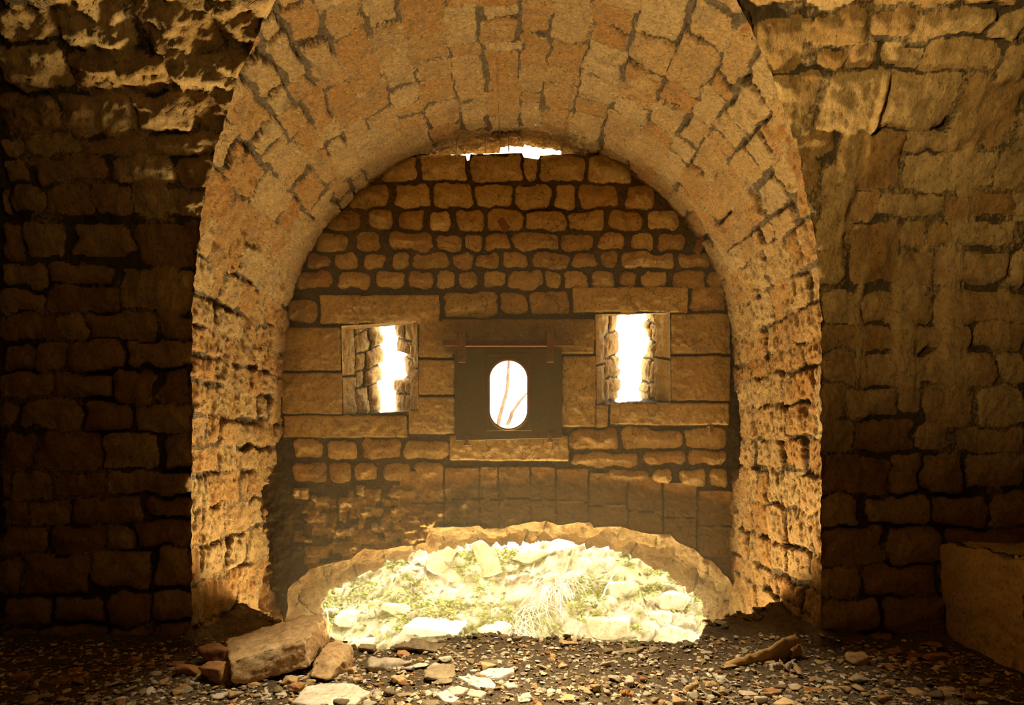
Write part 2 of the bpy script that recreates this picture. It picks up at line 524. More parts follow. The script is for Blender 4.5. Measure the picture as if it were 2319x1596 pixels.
# ------------------------------------------------------------------ embrasure vault (one barrel, walls and crown)
def build_vault():
    th = np.linspace(0, 1, 4000)
    zq = SPR + RISE * np.sin(th * math.pi / 2)
    xq = xt(zq)
    L = np.concatenate([[0], np.cumsum(np.hypot(np.diff(zq), np.diff(xq)))])
    wall_h = SPR + 1.0
    half = wall_h + L[-1]
    step = 0.0115
    n = int(half / step)
    s = np.linspace(0, half, n)
    z = np.where(s < wall_h, -1.0 + s, np.interp(s - wall_h, L, zq))
    x = np.where(s < wall_h, HALF, np.interp(s - wall_h, L, xq))
    Z = np.concatenate([z, z[::-1][1:]])
    X = np.concatenate([-x, x[::-1][1:]]) + XC
    S = np.concatenate([s - half, (half - s)[::-1][1:]])
    yf = yroom(Z)
    # rear edge: the crown is broken short above the wall head
    ye = 5.46 + 0.03 * fbm(np.stack([S, S * 0, S * 0], -1), 6, 3, 5)
    ye = np.where((np.abs(S - 0.18) < 0.24), 5.345 + 0.018 * fbm(np.stack([S, S * 0, S * 0], -1), 18, 3, 8), ye)
    m = 210
    t = np.linspace(0, 1, m) ** 1.0
    Y = yf[:, None] + (ye - yf)[:, None] * t[None]
    Sx = np.repeat(S[:, None], m, 1)
    P = np.stack([np.repeat(X[:, None], m, 1), Y, np.repeat(Z[:, None], m, 1)], -1)
    tx, tz = np.gradient(X), np.gradient(Z)
    ln = np.hypot(tx, tz)
    nx, nz = tz / ln, -tx / ln          # points into the tunnel
    Nn = np.stack([np.repeat(nx[:, None], m, 1), np.zeros_like(Y), np.repeat(nz[:, None], m, 1)], -1)
    st = random_courses(2.3, 5.7, -half, half, 0.135, 0.245, 0.11, 0.42, 21, 0.020)
    r0 = np.random.default_rng(5)
    st = [(a + r0.normal(0, .006), b + r0.normal(0, .006), c + r0.normal(0, .008), d + r0.normal(0, .008)) for a, b, c, d in st]
    Hh, Mk, To, Hu = stone_field(Y, Sx, st, 3, depth=0.026, warp=0.020, edge=0.011, pillow=0.005, rad=0.020, jvar=1.0)
    # mortar smeared over the stones, mostly towards the back
    pl = sstep(0.05, 0.5, fbm(P, 2.3, 4, 61) + (Y - 4.75) * 0.9)
    Hh = Hh * (1 - 0.75 * pl) - 0.004 * pl
    Mk = np.maximum(Mk, pl * 0.75)
    To = To * (1 - pl * 0.6) + pl * 0.6 * 0.55
    Hu = Hu * (1 - pl)
    G = np.stack([Sx, Y, Y * 0], -1)
    rough = fbm(P, 13, 5, 11, 0.6) * 0.008 + fbm(P, 38, 4, 12, 0.65) * 0.009
    ledge = np.abs(fbm(G * np.array([0.55, 2.2, 1]), 12, 5, 15, 0.62)) * 0.024
    flake = np.floor(fbm(G * np.array([0.6, 1.5, 1]), 6, 4, 16) * 5) * 0.003
    Hh = Hh + rough - ledge + flake
    # broken pockets beside the back wall, low left and middle right
    for (cx, cz, cy, rz, ry, dp) in ((-1, 0.50, 5.15, 0.42, 0.40, 0.16), (-1, 0.02, 5.1, 0.30, 0.34, 0.10),
                                     (1, 1.15, 5.2, 0.32, 0.20, 0.16), (-1, 0.98, 5.2, 0.2, 0.16, 0.06)):
        e = ((P[..., 2] - cz) / rz) ** 2 + ((Y - cy) / ry) ** 2
        e = e + 0.5 * fbm(P, 7, 4, 77)
        k = sstep(1.0, 0.55, e) * (np.sign(P[..., 0] - XC) == cx)
        Hh = Hh - dp * k + k * fbm(P, 12, 4, 78) * 0.05
        Hu = np.maximum(Hu, k * 0.9 * (fbm(P, 10, 3, 79) > 0.0))
        To = To * (1 - 0.6 * k)
    d_front = (Y - yf[:, None])
    fade = sstep(0.0, 0.016, d_front)
    E = np.stack([fbm(P, 22, 4, 101), fbm(P, 22, 4, 102), fbm(P, 22, 4, 103)], -1) * 0.009
    Q = P + Nn * (Hh * fade)[..., None] + E * np.exp(-d_front / 0.05)[..., None]
    A = np.stack([To, Mk, Hu], -1).reshape(-1, 3)
    me = mesh_np('vault', Q.reshape(-1, 3), grid_faces(len(S), m)[:, ::-1], M_VAULT, A)
    return structure('ceiling_embrasure', me, 'rough stone barrel vault of the embrasure with its two side walls', 'vault')


build_vault()

# ------------------------------------------------------------------ room wall left and right of the arch
LEFT_PX = [(300, 360, 0, 70), (0, 130, 30, 100), (135, 290, 25, 110), (365, 480, 30, 120), (485, 590, 10, 95), (380, 520, 128, 200),
           (0, 150, 108, 205), (155, 372, 118, 208), (525, 600, 130, 205),
           (0, 130, 216, 300), (135, 300, 222, 298), (305, 430, 216, 300), (435, 560, 214, 300),
           (0, 60, 308, 350), (65, 180, 306, 350), (185, 330, 306, 352), (335, 520, 306, 352),
           (0, 60, 358, 412), (78, 240, 357, 412), (250, 392, 355, 413), (398, 500, 357, 420),
           (0, 22, 422, 485), (25, 108, 420, 485), (113, 202, 424, 488), (206, 300, 422, 488), (303, 372, 425, 486), (376, 480, 430, 495),
           (0, 46, 508, 590), (50, 142, 510, 585), (165, 302, 513, 576), (308, 458, 506, 600),
           (0, 98, 598, 650), (110, 252, 600, 644), (275, 447, 608, 702), (0, 97, 656, 708), (104, 268, 650, 706),
           (0, 92, 714, 768), (96, 127, 720, 768), (130, 196, 714, 768), (200, 354, 712, 768), (362, 445, 710, 768),
           (0, 72, 775, 834), (74, 152, 775, 836), (158, 276, 772, 832), (282, 445, 771, 830),
           (0, 122, 840, 897), (130, 240, 842, 901), (244, 346, 836, 911), (358, 445, 836, 905),
           (0, 33, 912, 970), (40, 183, 911, 970), (190, 294, 912, 974), (300, 445, 912, 977),
           (0, 72, 982, 1062), (87, 228, 980, 1062), (233, 352, 982, 1062), (369, 445, 982, 1058),
           (0, 20, 1072, 1125), (24, 116, 1072, 1124), (126, 243, 1076, 1122), (249, 445, 1068, 1118),
           (0, 60, 1130, 1190), (66, 158, 1132, 1190), (164, 325, 1126, 1182), (334, 445, 1124, 1172),
           (0, 103, 1200, 1256), (109, 230, 1192, 1252), (234, 294, 1188, 1246), (300, 445, 1180, 1236),
           (0, 40, 1268, 1345), (50, 200, 1258, 1345), (204, 336, 1250, 1334), (350, 445, 1240, 1326),
           (0, 108, 1352, 1418), (112, 226, 1352, 1416), (236, 332, 1342, 1420), (338, 445, 1334, 1410),
           (0, 82, 1426, 1500), (86, 232, 1424, 1500), (238, 338, 1428, 1500), (345, 445, 1418, 1500)]
RIGHT_PX = [(1690, 1830, -60, 12), (1835, 1990, -60, 14), (2000, 2180, -60, 10), (2190, 2319, -60, 8),
            (1830, 1972, 28, 96), (1980, 2076, 27, 81), (2084, 2246, 22, 86), (2252, 2330, 24, 88), (1700, 1824, 45, 162),
            (1846, 1915, 112, 160), (1920, 1990, 100, 158), (2000, 2097, 99, 156), (2101, 2268, 96, 156), (2274, 2330, 96, 190),
            (1755, 1846, 168, 260), (1872, 2160, 166, 300), (2178, 2300, 172, 335), (1790, 1890, 300, 350),
            (1900, 2040, 306, 430), (1922, 1982, 433, 507), (2044, 2176, 303, 348), (1700, 1786, 168, 250), (1790, 1852, 354, 420), (2048, 2142, 352, 434), (2146, 2255, 350, 430), (2260, 2330, 345, 430),
            (1850, 1920, 380, 650), (1985, 2126, 444, 492), (2134, 2292, 442, 492), (2296, 2330, 440, 500),
            (1926, 2036, 510, 640), (2040, 2097, 510, 556), (2108, 2160, 512, 556), (2166, 2300, 508, 555),
            (2042, 2116, 566, 642), (2122, 2292, 566, 640), (2298, 2330, 560, 650),
            (1858, 1946, 664, 734), (1951, 2112, 660, 730), (2120, 2330, 658, 730),
            (1858, 2046, 738, 790), (2054, 2200, 737, 790), (2206, 2330, 735, 790),
            (1858, 1938, 794, 868), (1950, 2262, 799, 869), (2270, 2330, 796, 868),
            (1858, 1920, 876, 940), (1924, 2034, 880, 941), (2038, 2084, 884, 936), (2090, 2202, 884, 962), (2220, 2330, 880, 960),
            (1858, 1936, 946, 1022), (1944, 2066, 952, 1021), (2072, 2152, 956, 1020), (2172, 2330, 968, 1024),
            (1858, 2009, 1030, 1116), (2016, 2086, 1028, 1116), (2092, 2182, 1030, 1112), (2192, 2330, 1032, 1105),
            (1858, 1952, 1122, 1190), (1968, 2112, 1124, 1190), (2118, 2240, 1120, 1188), (2246, 2330, 1114, 1186),
            (1858, 2004, 1196, 1276), (2015, 2144, 1196, 1279), (2150, 2330, 1196, 1280),
            (1858, 1944, 1284, 1352), (1954, 2116, 1284, 1352), (2122, 2330, 1288, 1352),
            (1858, 1992, 1360, 1432), (2004, 2142, 1360, 1432), (2150, 2330, 1360, 1432),
            (1858, 1960, 1438, 1510), (1966, 2120, 1438, 1510)]


def build_side(sign, px_list, seed, name, label):
    stones = []
    for (a, b, c, d) in px_list:
        xa, s1 = wall_px(a, (c + d) / 2)
        xb, _ = wall_px(b, (c + d) / 2)
        _, sa = wall_px(a, d)
        _, sb = wall_px(a, c)
        stones.append((xa, xb, sa, sb))
    out = 2.81
    r = random_courses(-out - 1.2, -out, -0.3, 3.6, 0.17, 0.24, 0.25, 0.5, seed + 4) if sign < 0 else \
        random_courses(out, out + 1.2, -0.3, 3.6, 0.17, 0.24, 0.25, 0.5, seed + 4)
    stones += [q for q in r if (q[1] < -out + 0.02 if sign < 0 else q[0] > out - 0.02)]
    s_top = np.interp(SPR + RISE - 0.002, _zz, _ss)
    rows = 330
    s = np.linspace(-0.25, s_top, rows)
    z, y = np.interp(s, _ss, _zz), np.interp(s, _ss, _yy)
    cols = 190
    u = np.linspace(0, 1, cols)
    # distance from the arch edge, stretched where the arch narrows so that every row reaches the end wall
    xe = xt(z)
    far = 3.7 - xe
    D = np.where(u < 0.75, u / 0.75, 1)[None, :] * np.minimum(1.35 + (HALF - xe) * 0.9, far * 0.8)[:, None] \
        + np.where(u > 0.75, (u - 0.75) / 0.25, 0)[None, :] * (far - np.minimum(1.35 + (HALF - xe) * 0.9, far * 0.8))[:, None]
    X = XC + sign * (xe[:, None] + D)
    Sg = np.repeat(s[:, None], cols, 1)
    P = np.stack([X, np.repeat(y[:, None], cols, 1), np.repeat(z[:, None], cols, 1)], -1)
    ty, tz = np.gradient(y), np.gradient(z)
    ln = np.hypot(ty, tz)
    Nn = np.stack([np.zeros_like(X), np.repeat((-tz / ln)[:, None], cols, 1), np.repeat((ty / ln)[:, None], cols, 1)], -1)
    Hh, Mk, To, Hu = stone_field(X, Sg, stones, seed, depth=0.034, warp=0.026, edge=0.022, pillow=0.018, rad=0.032, jvar=0.8)
    # lime runs over the upper courses
    runs = fbm(np.stack([X, Sg * 0.16, X * 0], -1), 7.5, 4, seed + 41)
    if sign < 0:
        cover = sstep(1.55, 2.3, Sg + 0.35 * fbm(P, 2.2, 3, seed + 42)) * sstep(-2.7, -1.6, X)
    else:
        cover = sstep(0.75, 1.75, Sg + 0.5 * fbm(P, 1.8, 4, seed + 42)) * sstep(3.3, 2.2, X) * sstep(3.1, 2.75, Sg)
    k = np.clip(cover * (0.62 + 0.9 * runs), 0, 1)
    Hh = Hh * (1 - 0.8 * k) + k * (0.006 + 0.016 * np.abs(runs))
    Mk = np.maximum(Mk, k)
    To = To * (1 - 0.6 * k) + 0.6 * k * 0.66
    Hu = Hu * (1 - 0.7 * k)
    rock = sstep(2.55, 2.95, Sg + 0.2 * fbm(P, 3, 3, 9)) if sign < 0 else np.zeros_like(Sg)
    Hh = Hh + fbm(P, 12, 5, seed + 8, 0.6) * 0.012 + fbm(P, 40, 4, seed + 9) * 0.004
    Hh = Hh + rock * (fbm(P * np.array([1, 1, 1.8]), 7, 5, 19, 0.6) * 0.05)
    if sign > 0:   # worn chute ending in a small stone spout
        sx, sz = wall_px(1937, 500)
        _, stp = wall_px(1937, 415)
        ww = np.interp(Sg, [sz, stp], [0.062, 0.012])
        g = np.exp(-((X - sx) / ww) ** 2) * sstep(sz - 0.05, sz + 0.0, Sg) * sstep(stp + 0.05, stp - 0.05, Sg)
        Hh = Hh - 0.055 * g * np.interp(Sg, [sz, stp], [1, 0.15])
        lip = np.exp(-((X - sx) / 0.055) ** 2 - ((Sg - (sz - 0.022)) / 0.026) ** 2)
        Hh = Hh + 0.055 * lip
        To = np.maximum(To, 0.9 * lip)
        for (px, top, bot, w0, dp) in ((1965, 150, 330, 0.022, 0.03), (1985, 155, 300, 0.016, -0.025), (1950, 160, 360, 0.014, -0.02)):
            gx, gs0 = wall_px(px, bot)
            _, gs1 = wall_px(px, top)
            xo = gx - (Sg - gs0) * 0.0
            Hh = Hh + dp * np.exp(-((X - xo) / w0) ** 2) * sstep(gs0 - 0.1, gs0 + 0.1, Sg) * sstep(gs1 + 0.05, gs1 - 0.1, Sg)
    fade = sstep(0.0, 0.016, D)
    E = np.stack([fbm(P, 22, 4, 101), fbm(P, 22, 4, 102), fbm(P, 22, 4, 103)], -1) * 0.009
    Q = P + Nn * (Hh * fade)[..., None] + E * np.exp(-D / 0.05)[..., None]
    A = np.stack([To, Mk, Hu], -1).reshape(-1, 3)
    fq = grid_faces(rows, cols)
    if sign < 0:
        fq = fq[:, ::-1]
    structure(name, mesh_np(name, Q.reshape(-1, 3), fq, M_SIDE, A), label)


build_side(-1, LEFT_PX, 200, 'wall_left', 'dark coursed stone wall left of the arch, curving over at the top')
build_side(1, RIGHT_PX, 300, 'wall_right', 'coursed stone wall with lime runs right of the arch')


def build_room():
    # rest of the room's vault and its rear wall, behind and above the camera
    z0 = SPR + RISE - 0.10
    th0 = math.asin((z0 - ZS) / VB)
    th = np.linspace(th0, math.pi, 60)
    y = YF - VA * (1 - np.cos(th))
    z = ZS + VB * np.sin(th)
    x = np.linspace(-3.7, 3.7, 90)
    X, Y = np.meshgrid(x, y)
    Z = np.repeat(z[:, None], len(x), 1)
    P = np.stack([X, Y, Z], -1)
    edge = np.zeros_like(X)
    edge[6:, :] = 1
    # the first strip lies just behind the wall's top courses
    lap = np.clip(1 - np.arange(60) / 4.0, 0, 1)[:, None] * 0.06
    P[..., 2] += lap
    P[..., 1] += lap
    hole = (np.abs(X - XC) < xt(Z) + 0.05) & (Z < SPR + RISE + 0.03) & (Y > 2)
    P = P + edge[..., None] * (np.stack([X * 0, fbm(P, 5, 4, 5), fbm(P, 5, 4, 6)], -1) * 0.03)
    at = np.stack([0.5 + 0.5 * fbm(P, 4, 3, 3), np.ones_like(X), 0.3 + 0 * X], -1).reshape(-1, 3)
    structure('ceiling', mesh_np('ceiling', P.reshape(-1, 3), grid_faces(60, 90, ~hole[:-1, :-1] | ~hole[1:, 1:]), M_DIMROOM, at), 'stone barrel vault over the room', 'vault')
    yr = YF - 2 * VA - 0.02
    # closed rear wall; the added fill lamps stand in front of it
    xs = np.array([-3.7, -2.6, -1.62, -0.98, 0.4, 1.8, 3.7])
    zs = np.array([-0.3, 0.6, 1.2, 1.85])
    Xg, Zg = np.meshgrid(xs, zs)
    V = np.stack([Xg, np.full_like(Xg, yr), Zg], -1).reshape(-1, 3)
    a1 = np.tile(np.array([[0.5, 1, 0.3]]), (len(V), 1))
    structure('wall_rear', mesh_np('wall_rear', V, grid_faces(4, 7), M_DIMROOM, a1), 'rear stone wall of the room')
    for sgn, nm in ((-1, 'wall_end_left'), (1, 'wall_end_right')):
        tt = np.linspace(0, math.pi, 40)
        pts = [(YF, -0.3)] + [(YF - VA * (1 - math.cos(t)), ZS + VB * math.sin(t)) for t in tt] + [(yr, -0.3)]
        me = bpy.data.meshes.new(nm)
        vv = [(sgn * 3.68, p[0], p[1]) for p in pts]
        me.from_pydata(vv, [], [list(range(len(vv)))])
        a = me.attributes.new('stone', 'FLOAT_COLOR', 'POINT')
        for dd in a.data:
            dd.color = (0.5, 1, 0.3, 0)
        me.materials.append(M_DIMROOM)
        structure(nm, me, 'stone end wall closing the room')


build_room()

def build_leak_shell():
    # unseen outer shell round the room, added to stop daylight leaking through the joints
    bm = bmesh.new()
    def quad(*p):
        bm.faces.new([bm.verts.new(q) for q in p])
    X_, y0, y1, zb, zt = 4.3, -1.3, 5.24, -2.0, 4.1
    quad((-X_, y0, zt), (X_, y0, zt), (X_, y1, zt), (-X_, y1, zt))
    for sx in (-X_, X_):
        quad((sx, y0, zb), (sx, y1, zb), (sx, y1, zt), (sx, y0, zt))
    quad((-X_, y0, zb), (X_, y0, zb), (X_, y0, zt), (-X_, y0, zt))
    for sx in (-1, 1):
        quad((sx * X_, y1, zb), (sx * 1.86, y1, zb), (sx * 1.86, y1, zt), (sx * X_, y1, zt))
    quad((-1.86, y1, 3.46), (1.86, y1, 3.46), (1.86, y1, zt), (-1.86, y1, zt))
    me = bpy.data.meshes.new('leak_shell')
    bm.to_mesh(me)
    bm.free()
    me.materials.append(M_EARTH)
    structure('leak_shell', me, 'outer shell around the room, added to block light leaks')


build_leak_shell()

# ------------------------------------------------------------------ back wall of the embrasure
CR = {'crisp': True, 'rad': 0.012, 'edge': 0.012, 'pillow': 0.004, 'tone': 0.8, 'hue': 0.12, 'lift': 0.006, 'tilt': 0.2, 'depth': 0.022}
CRD = dict(CR, tone=0.55, hue=0.3)
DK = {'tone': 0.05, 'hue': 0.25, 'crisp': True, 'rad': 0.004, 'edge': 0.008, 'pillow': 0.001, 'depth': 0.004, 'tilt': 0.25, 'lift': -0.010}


def rowpx(y0, y1, spans, **op):
    return [(a, b, y0, y1, dict(op)) for a, b in spans]


BACK_PX = (
    rowpx(349, 412, [(862, 945), (953, 1057), (1064, 1184), (1187, 1218), (1222, 1324), (1328, 1432)], rad=0.03)
    + rowpx(415, 471, [(790, 880), (893, 976), (982, 1073), (1077, 1161), (1164, 1247), (1254, 1307), (1313, 1402), (1415, 1490)])
    + rowpx(474, 521, [(738, 812), (828, 893), (905, 963), (973, 1022), (1033, 1097), (1101, 1187), (1189, 1284), (1286, 1370), (1380, 1456), (1466, 1540)])
    + rowpx(525, 567, [(712, 786), (803, 858), (880, 981), (988, 1046), (1052, 1095), (1098, 1156), (1159, 1263), (1265, 1347), (1355, 1415), (1426, 1482), (1491, 1558)])
    + rowpx(570, 609, [(690, 748), (755, 806), (818, 874), (888, 926), (931, 1017), (1023, 1073), (1078, 1129), (1135, 1196), (1204, 1288), (1291, 1355), (1361, 1398), (1404, 1525), (1535, 1612)])
    + rowpx(612, 653, [(664, 752), (765, 842), (853, 918), (923, 981), (988, 1028), (1033, 1081), (1090, 1150), (1152, 1229), (1232, 1270), (1274, 1331), (1337, 1392), (1402, 1446), (1454, 1512), (1520, 1602), (1606, 1650)])
    + [(648, 716, 676, 732, {}), (724, 996, 667, 733, CR), (1005, 1130, 660, 719, {}), (1133, 1195, 659, 713, {}), (1198, 1291, 655, 713, {}),
       (1297, 1559, 649, 708, CR), (1563, 1650, 648, 705, {}),
       (636, 772, 741, 839, CRD), (636, 776, 843, 938, CRD), (948, 1026, 726, 810, CRD), (948, 1030, 814, 893, CR), (924, 1031, 897, 983, CR),
       (640, 921, 940, 991, CRD), (1000, 1346, 722, 802, dict(CRD, tone=0.3)), (1272, 1349, 805, 967, CR), (1349, 1378, 917, 967, CR),
       (1382, 1652, 912, 963, CR), (1520, 1656, 709, 801, CRD), (1520, 1656, 805, 908, CRD), (1017, 1288, 985, 1044, CR)]
    + rowpx(994, 1041, [(660, 728), (735, 807), (818, 908), (912, 1015)]) + rowpx(968, 1018, [(1292, 1404), (1408, 1546), (1550, 1650)])
    + rowpx(1046, 1094, [(662, 742), (746, 798), (802, 852), (866, 934), (938, 1004)])
    + [(1292, 1446, 1022, 1056, {}), (1454, 1556, 1021, 1052, {}), (1560, 1650, 1019, 1052, {}), (1378, 1470, 1060, 1096, {}),
       (1476, 1526, 1058, 1099, {}), (1537, 1598, 1060, 1106, {}), (1606, 1650, 1056, 1106, {})])
# flat arch of dressed stones over the low opening, dark with damp
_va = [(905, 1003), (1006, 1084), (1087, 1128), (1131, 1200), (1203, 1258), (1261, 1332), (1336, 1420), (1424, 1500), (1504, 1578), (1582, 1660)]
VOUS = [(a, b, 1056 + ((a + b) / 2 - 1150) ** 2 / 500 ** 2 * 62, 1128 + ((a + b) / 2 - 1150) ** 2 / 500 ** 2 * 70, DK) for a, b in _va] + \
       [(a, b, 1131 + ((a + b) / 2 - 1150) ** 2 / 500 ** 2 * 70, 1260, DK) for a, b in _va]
_r = np.random.default_rng(44)
RUB = []
for _ in range(130):
    a, c = _r.uniform(650, 1000), _r.uniform(1100, 1290)
    w, h = _r.uniform(16, 52), _r.uniform(14, 38)
    RUB.append((a, a + w, c, c + h, {'tone': _r.uniform(0.05, 0.5), 'hue': _r.uniform(0, 0.6), 'rad': 0.014, 'pillow': 0.02, 'lift': _r.normal(0, 0.02), 'tilt': 5}))

WIN_L = [(773, 738), (945, 727), (948, 930), (778, 938)]
WIN_R = [(1348, 712), (1517, 708), (1519, 910), (1352, 916)]
PORT = [(1072, 802), (1232, 802), (1232, 982), (1072, 982)]
LOW_IN = [(640, 1520), (648, 1400), (655, 1335), (700, 1292), (790, 1268), (830, 1246), (880, 1240), (962, 1228), (974, 1196), (1085, 1192),
          (1092, 1198), (1222, 1186), (1332, 1181), (1346, 1196), (1400, 1190), (1440, 1204), (1520, 1212), (1565, 1242), (1612, 1272),
          (1652, 1304), (1663, 1330), (1666, 1420), (1666, 1520)]
LOW_OUT = [(735, 1540), (724, 1445), (722, 1398), (736, 1355), (772, 1324), (832, 1294), (884, 1268), (948, 1250), (990, 1236), (1070, 1224),
           (1110, 1222), (1190, 1230), (1220, 1215), (1296, 1218), (1352, 1230), (1420, 1254), (1500, 1288), (1552, 1326), (1590, 1364),
           (1602, 1396), (1604, 1420), (1604, 1450), (1600, 1540)]
GAP = [(944, 354), (953, 351), (1056, 352), (1058, 363), (1063, 362), (1066, 348), (1182, 347), (1187, 357), (1218, 360), (1223, 351), (1322, 349),
       (1332, 345), (1345, 303), (935, 303)]


def poly_xz(pts, y=YB):
    return np.array([back_px(a, b, y) for a, b in pts])


def inside(poly, X, Z):
    r = np.zeros(X.shape, bool)
    n = len(poly)
    for i in range(n):
        x1, z1 = poly[i]
        x2, z2 = poly[(i + 1) % n]
        c = (z1 > Z) != (z2 > Z)
        with np.errstate(divide='ignore', invalid='ignore'):
            xi = (x2 - x1) * (Z - z1) / (z2 - z1) + x1
        r ^= c & (X < xi)
    return r


def closest(poly, X, Z):
    best = np.full(X.shape, 1e9)
    bx, bz = X.copy(), Z.copy()
    n = len(poly)
    for i in range(n):
        a, b = poly[i], poly[(i + 1) % n]
        d = b - a
        t = np.clip(((X - a[0]) * d[0] + (Z - a[1]) * d[1]) / (d @ d + 1e-12), 0, 1)
        qx, qz = a[0] + t * d[0], a[1] + t * d[1]
        ds = np.hypot(X - qx, Z - qz)
        k = ds < best
        best = np.where(k, ds, best)
        bx, bz = np.where(k, qx, bx), np.where(k, qz, bz)
    return best, bx, bz


def resample(poly, step, closed=True):
    """points every step along each edge, the corners kept"""
    out = []
    n = len(poly)
    cnt = []
    for i in range(n if closed else n - 1):
        a, b = poly[i], poly[(i + 1) % n]
        k = max(1, int(round(np.hypot(*(b - a)) / step)))
        cnt.append(k)
        for j in range(k):
            out.append(a + (b - a) * j / k)
    if not closed:
        out.append(poly[-1])
    return np.array(out), cnt


def resample_by(poly, cnt, closed=True):
    out = []
    n = len(poly)
    for i, k in enumerate(cnt):
        a, b = poly[i], poly[(i + 1) % n]
        for j in range(k):
            out.append(a + (b - a) * j / k)
    if not closed:
        out.append(poly[-1])
    return np.array(out)


def rough_poly(poly, amp, seed, step=0.02):
    p, _ = resample(poly, step)
    q = np.stack([p[:, 0], p[:, 1], np.zeros(len(p))], -1)
    return p + np.stack([fbm(q, 9, 4, seed), fbm(q, 9, 4, seed + 1)], -1) * amp


LOW_POLY, LOW_CNT = resample(poly_xz(LOW_IN), 0.02, False)
_q = np.stack([LOW_POLY[:, 0], LOW_POLY[:, 1], np.zeros(len(LOW_POLY))], -1)
LOW_POLY = LOW_POLY + np.stack([fbm(_q, 8, 4, 401), fbm(_q, 8, 4, 402)], -1) * 0.022
GAP_POLY = rough_poly(poly_xz(GAP), 0.006, 77)


def build_back():
    step = 0.0092
    x = np.arange(-2.0, 1.95, step)
    z = np.arange(-0.95, 3.52, step)
    X, Z = np.meshgrid(x, z)
    X0, Z0 = X.copy(), Z.copy()
    polys = [poly_xz(WIN_L), poly_xz(WIN_R), poly_xz(PORT), LOW_POLY, GAP_POLY]
    dmin = np.full(X.shape, 1e9)
    for p in polys:
        d, bx, bz = closest(p, X0, Z0)
        k = d < step * 0.72
        X = np.where(k, bx, X)
        Z = np.where(k, bz, Z)
        dmin = np.minimum(dmin, np.where(k, 0, d))
        if len(p) < 8:
            for c in p:
                i = np.unravel_index(np.argmin(np.hypot(X0 - c[0], Z0 - c[1])), X.shape)
                X[i], Z[i] = c
    xc = (X[:-1, :-1] + X[1:, 1:] + X[:-1, 1:] + X[1:, :-1]) / 4
    zc = (Z[:-1, :-1] + Z[1:, 1:] + Z[:-1, 1:] + Z[1:, :-1]) / 4
    keep = np.ones(xc.shape, bool)
    for p in polys:
        keep &= ~inside(p, xc, zc)
    stones = []
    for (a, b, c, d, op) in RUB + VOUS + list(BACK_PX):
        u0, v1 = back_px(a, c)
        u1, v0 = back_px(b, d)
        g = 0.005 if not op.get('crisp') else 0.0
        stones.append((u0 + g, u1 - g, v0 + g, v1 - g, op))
    P = np.stack([X, np.full_like(X, YB), Z], -1)
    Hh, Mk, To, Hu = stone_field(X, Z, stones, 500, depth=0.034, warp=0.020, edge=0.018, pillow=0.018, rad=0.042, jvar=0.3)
    Hh = Hh + fbm(P, 14, 5, 511, 0.6) * 0.006 + fbm(P, 45, 4, 512) * 0.003
    _, zlow = back_px(0, 1110)
    rub = sstep(zlow + 0.1, zlow - 0.2, Z + 0.1 * fbm(P, 4, 3, 7)) * sstep(0.25, -0.5, X)
    Hh = Hh + rub * (fbm(P, 9, 5, 520, 0.6) * 0.03 + (0.5 - np.abs(fbm(P, 15, 4, 521, 0.6))) * 0.035 + np.floor(fbm(P, 11, 3, 522) * 4) * 0.008 - 0.02)
    # damp over the middle and lower wall
    fade = sstep(0.0, 0.013, dmin)
    Y = YB - Hh * fade
    Q = np.stack([X, Y, Z], -1)
    # damp and soot: over the flat arch, round the shutter's rail, along the vault
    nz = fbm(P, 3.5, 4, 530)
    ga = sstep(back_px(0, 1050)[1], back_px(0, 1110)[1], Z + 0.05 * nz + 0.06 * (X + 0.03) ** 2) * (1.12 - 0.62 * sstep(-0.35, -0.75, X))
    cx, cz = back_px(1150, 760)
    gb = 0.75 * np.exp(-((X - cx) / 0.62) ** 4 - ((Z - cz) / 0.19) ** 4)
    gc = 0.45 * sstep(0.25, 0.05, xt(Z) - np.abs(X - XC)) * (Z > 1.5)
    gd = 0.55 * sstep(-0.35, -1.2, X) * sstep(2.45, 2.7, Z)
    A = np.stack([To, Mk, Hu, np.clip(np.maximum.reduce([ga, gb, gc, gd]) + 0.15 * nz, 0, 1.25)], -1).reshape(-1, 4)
    # head of the wall runs back under the gap
    fq = grid_faces(len(z), len(x), keep)[:, ::-1]
    used = np.unique(fq)
    remap = np.full(len(A), -1)
    remap[used] = np.arange(len(used))
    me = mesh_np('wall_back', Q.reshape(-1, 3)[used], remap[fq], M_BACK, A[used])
    structure('wall_back', me, 'stained stone back wall of the embrasure with two loopholes and a low broken opening')
    # wall head going outwards
    gp = GAP_POLY[GAP_POLY[:, 1] < 3.33]
    gp = gp[np.argsort(gp[:, 0])]
    V = np.concatenate([np.stack([gp[:, 0], np.full(len(gp), YB), gp[:, 1]], -1), np.stack([gp[:, 0], np.full(len(gp), YB + 0.55), gp[:, 1] - 0.02], -1)])
    a = np.tile([[0.5, 1, 0.3]], (len(V), 1))
    structure('trim_1', mesh_np('trim_1', V, grid_faces(2, len(gp)), M_BACK, a), 'broken head of the back wall under the crown gap', 'wall head')


build_back()


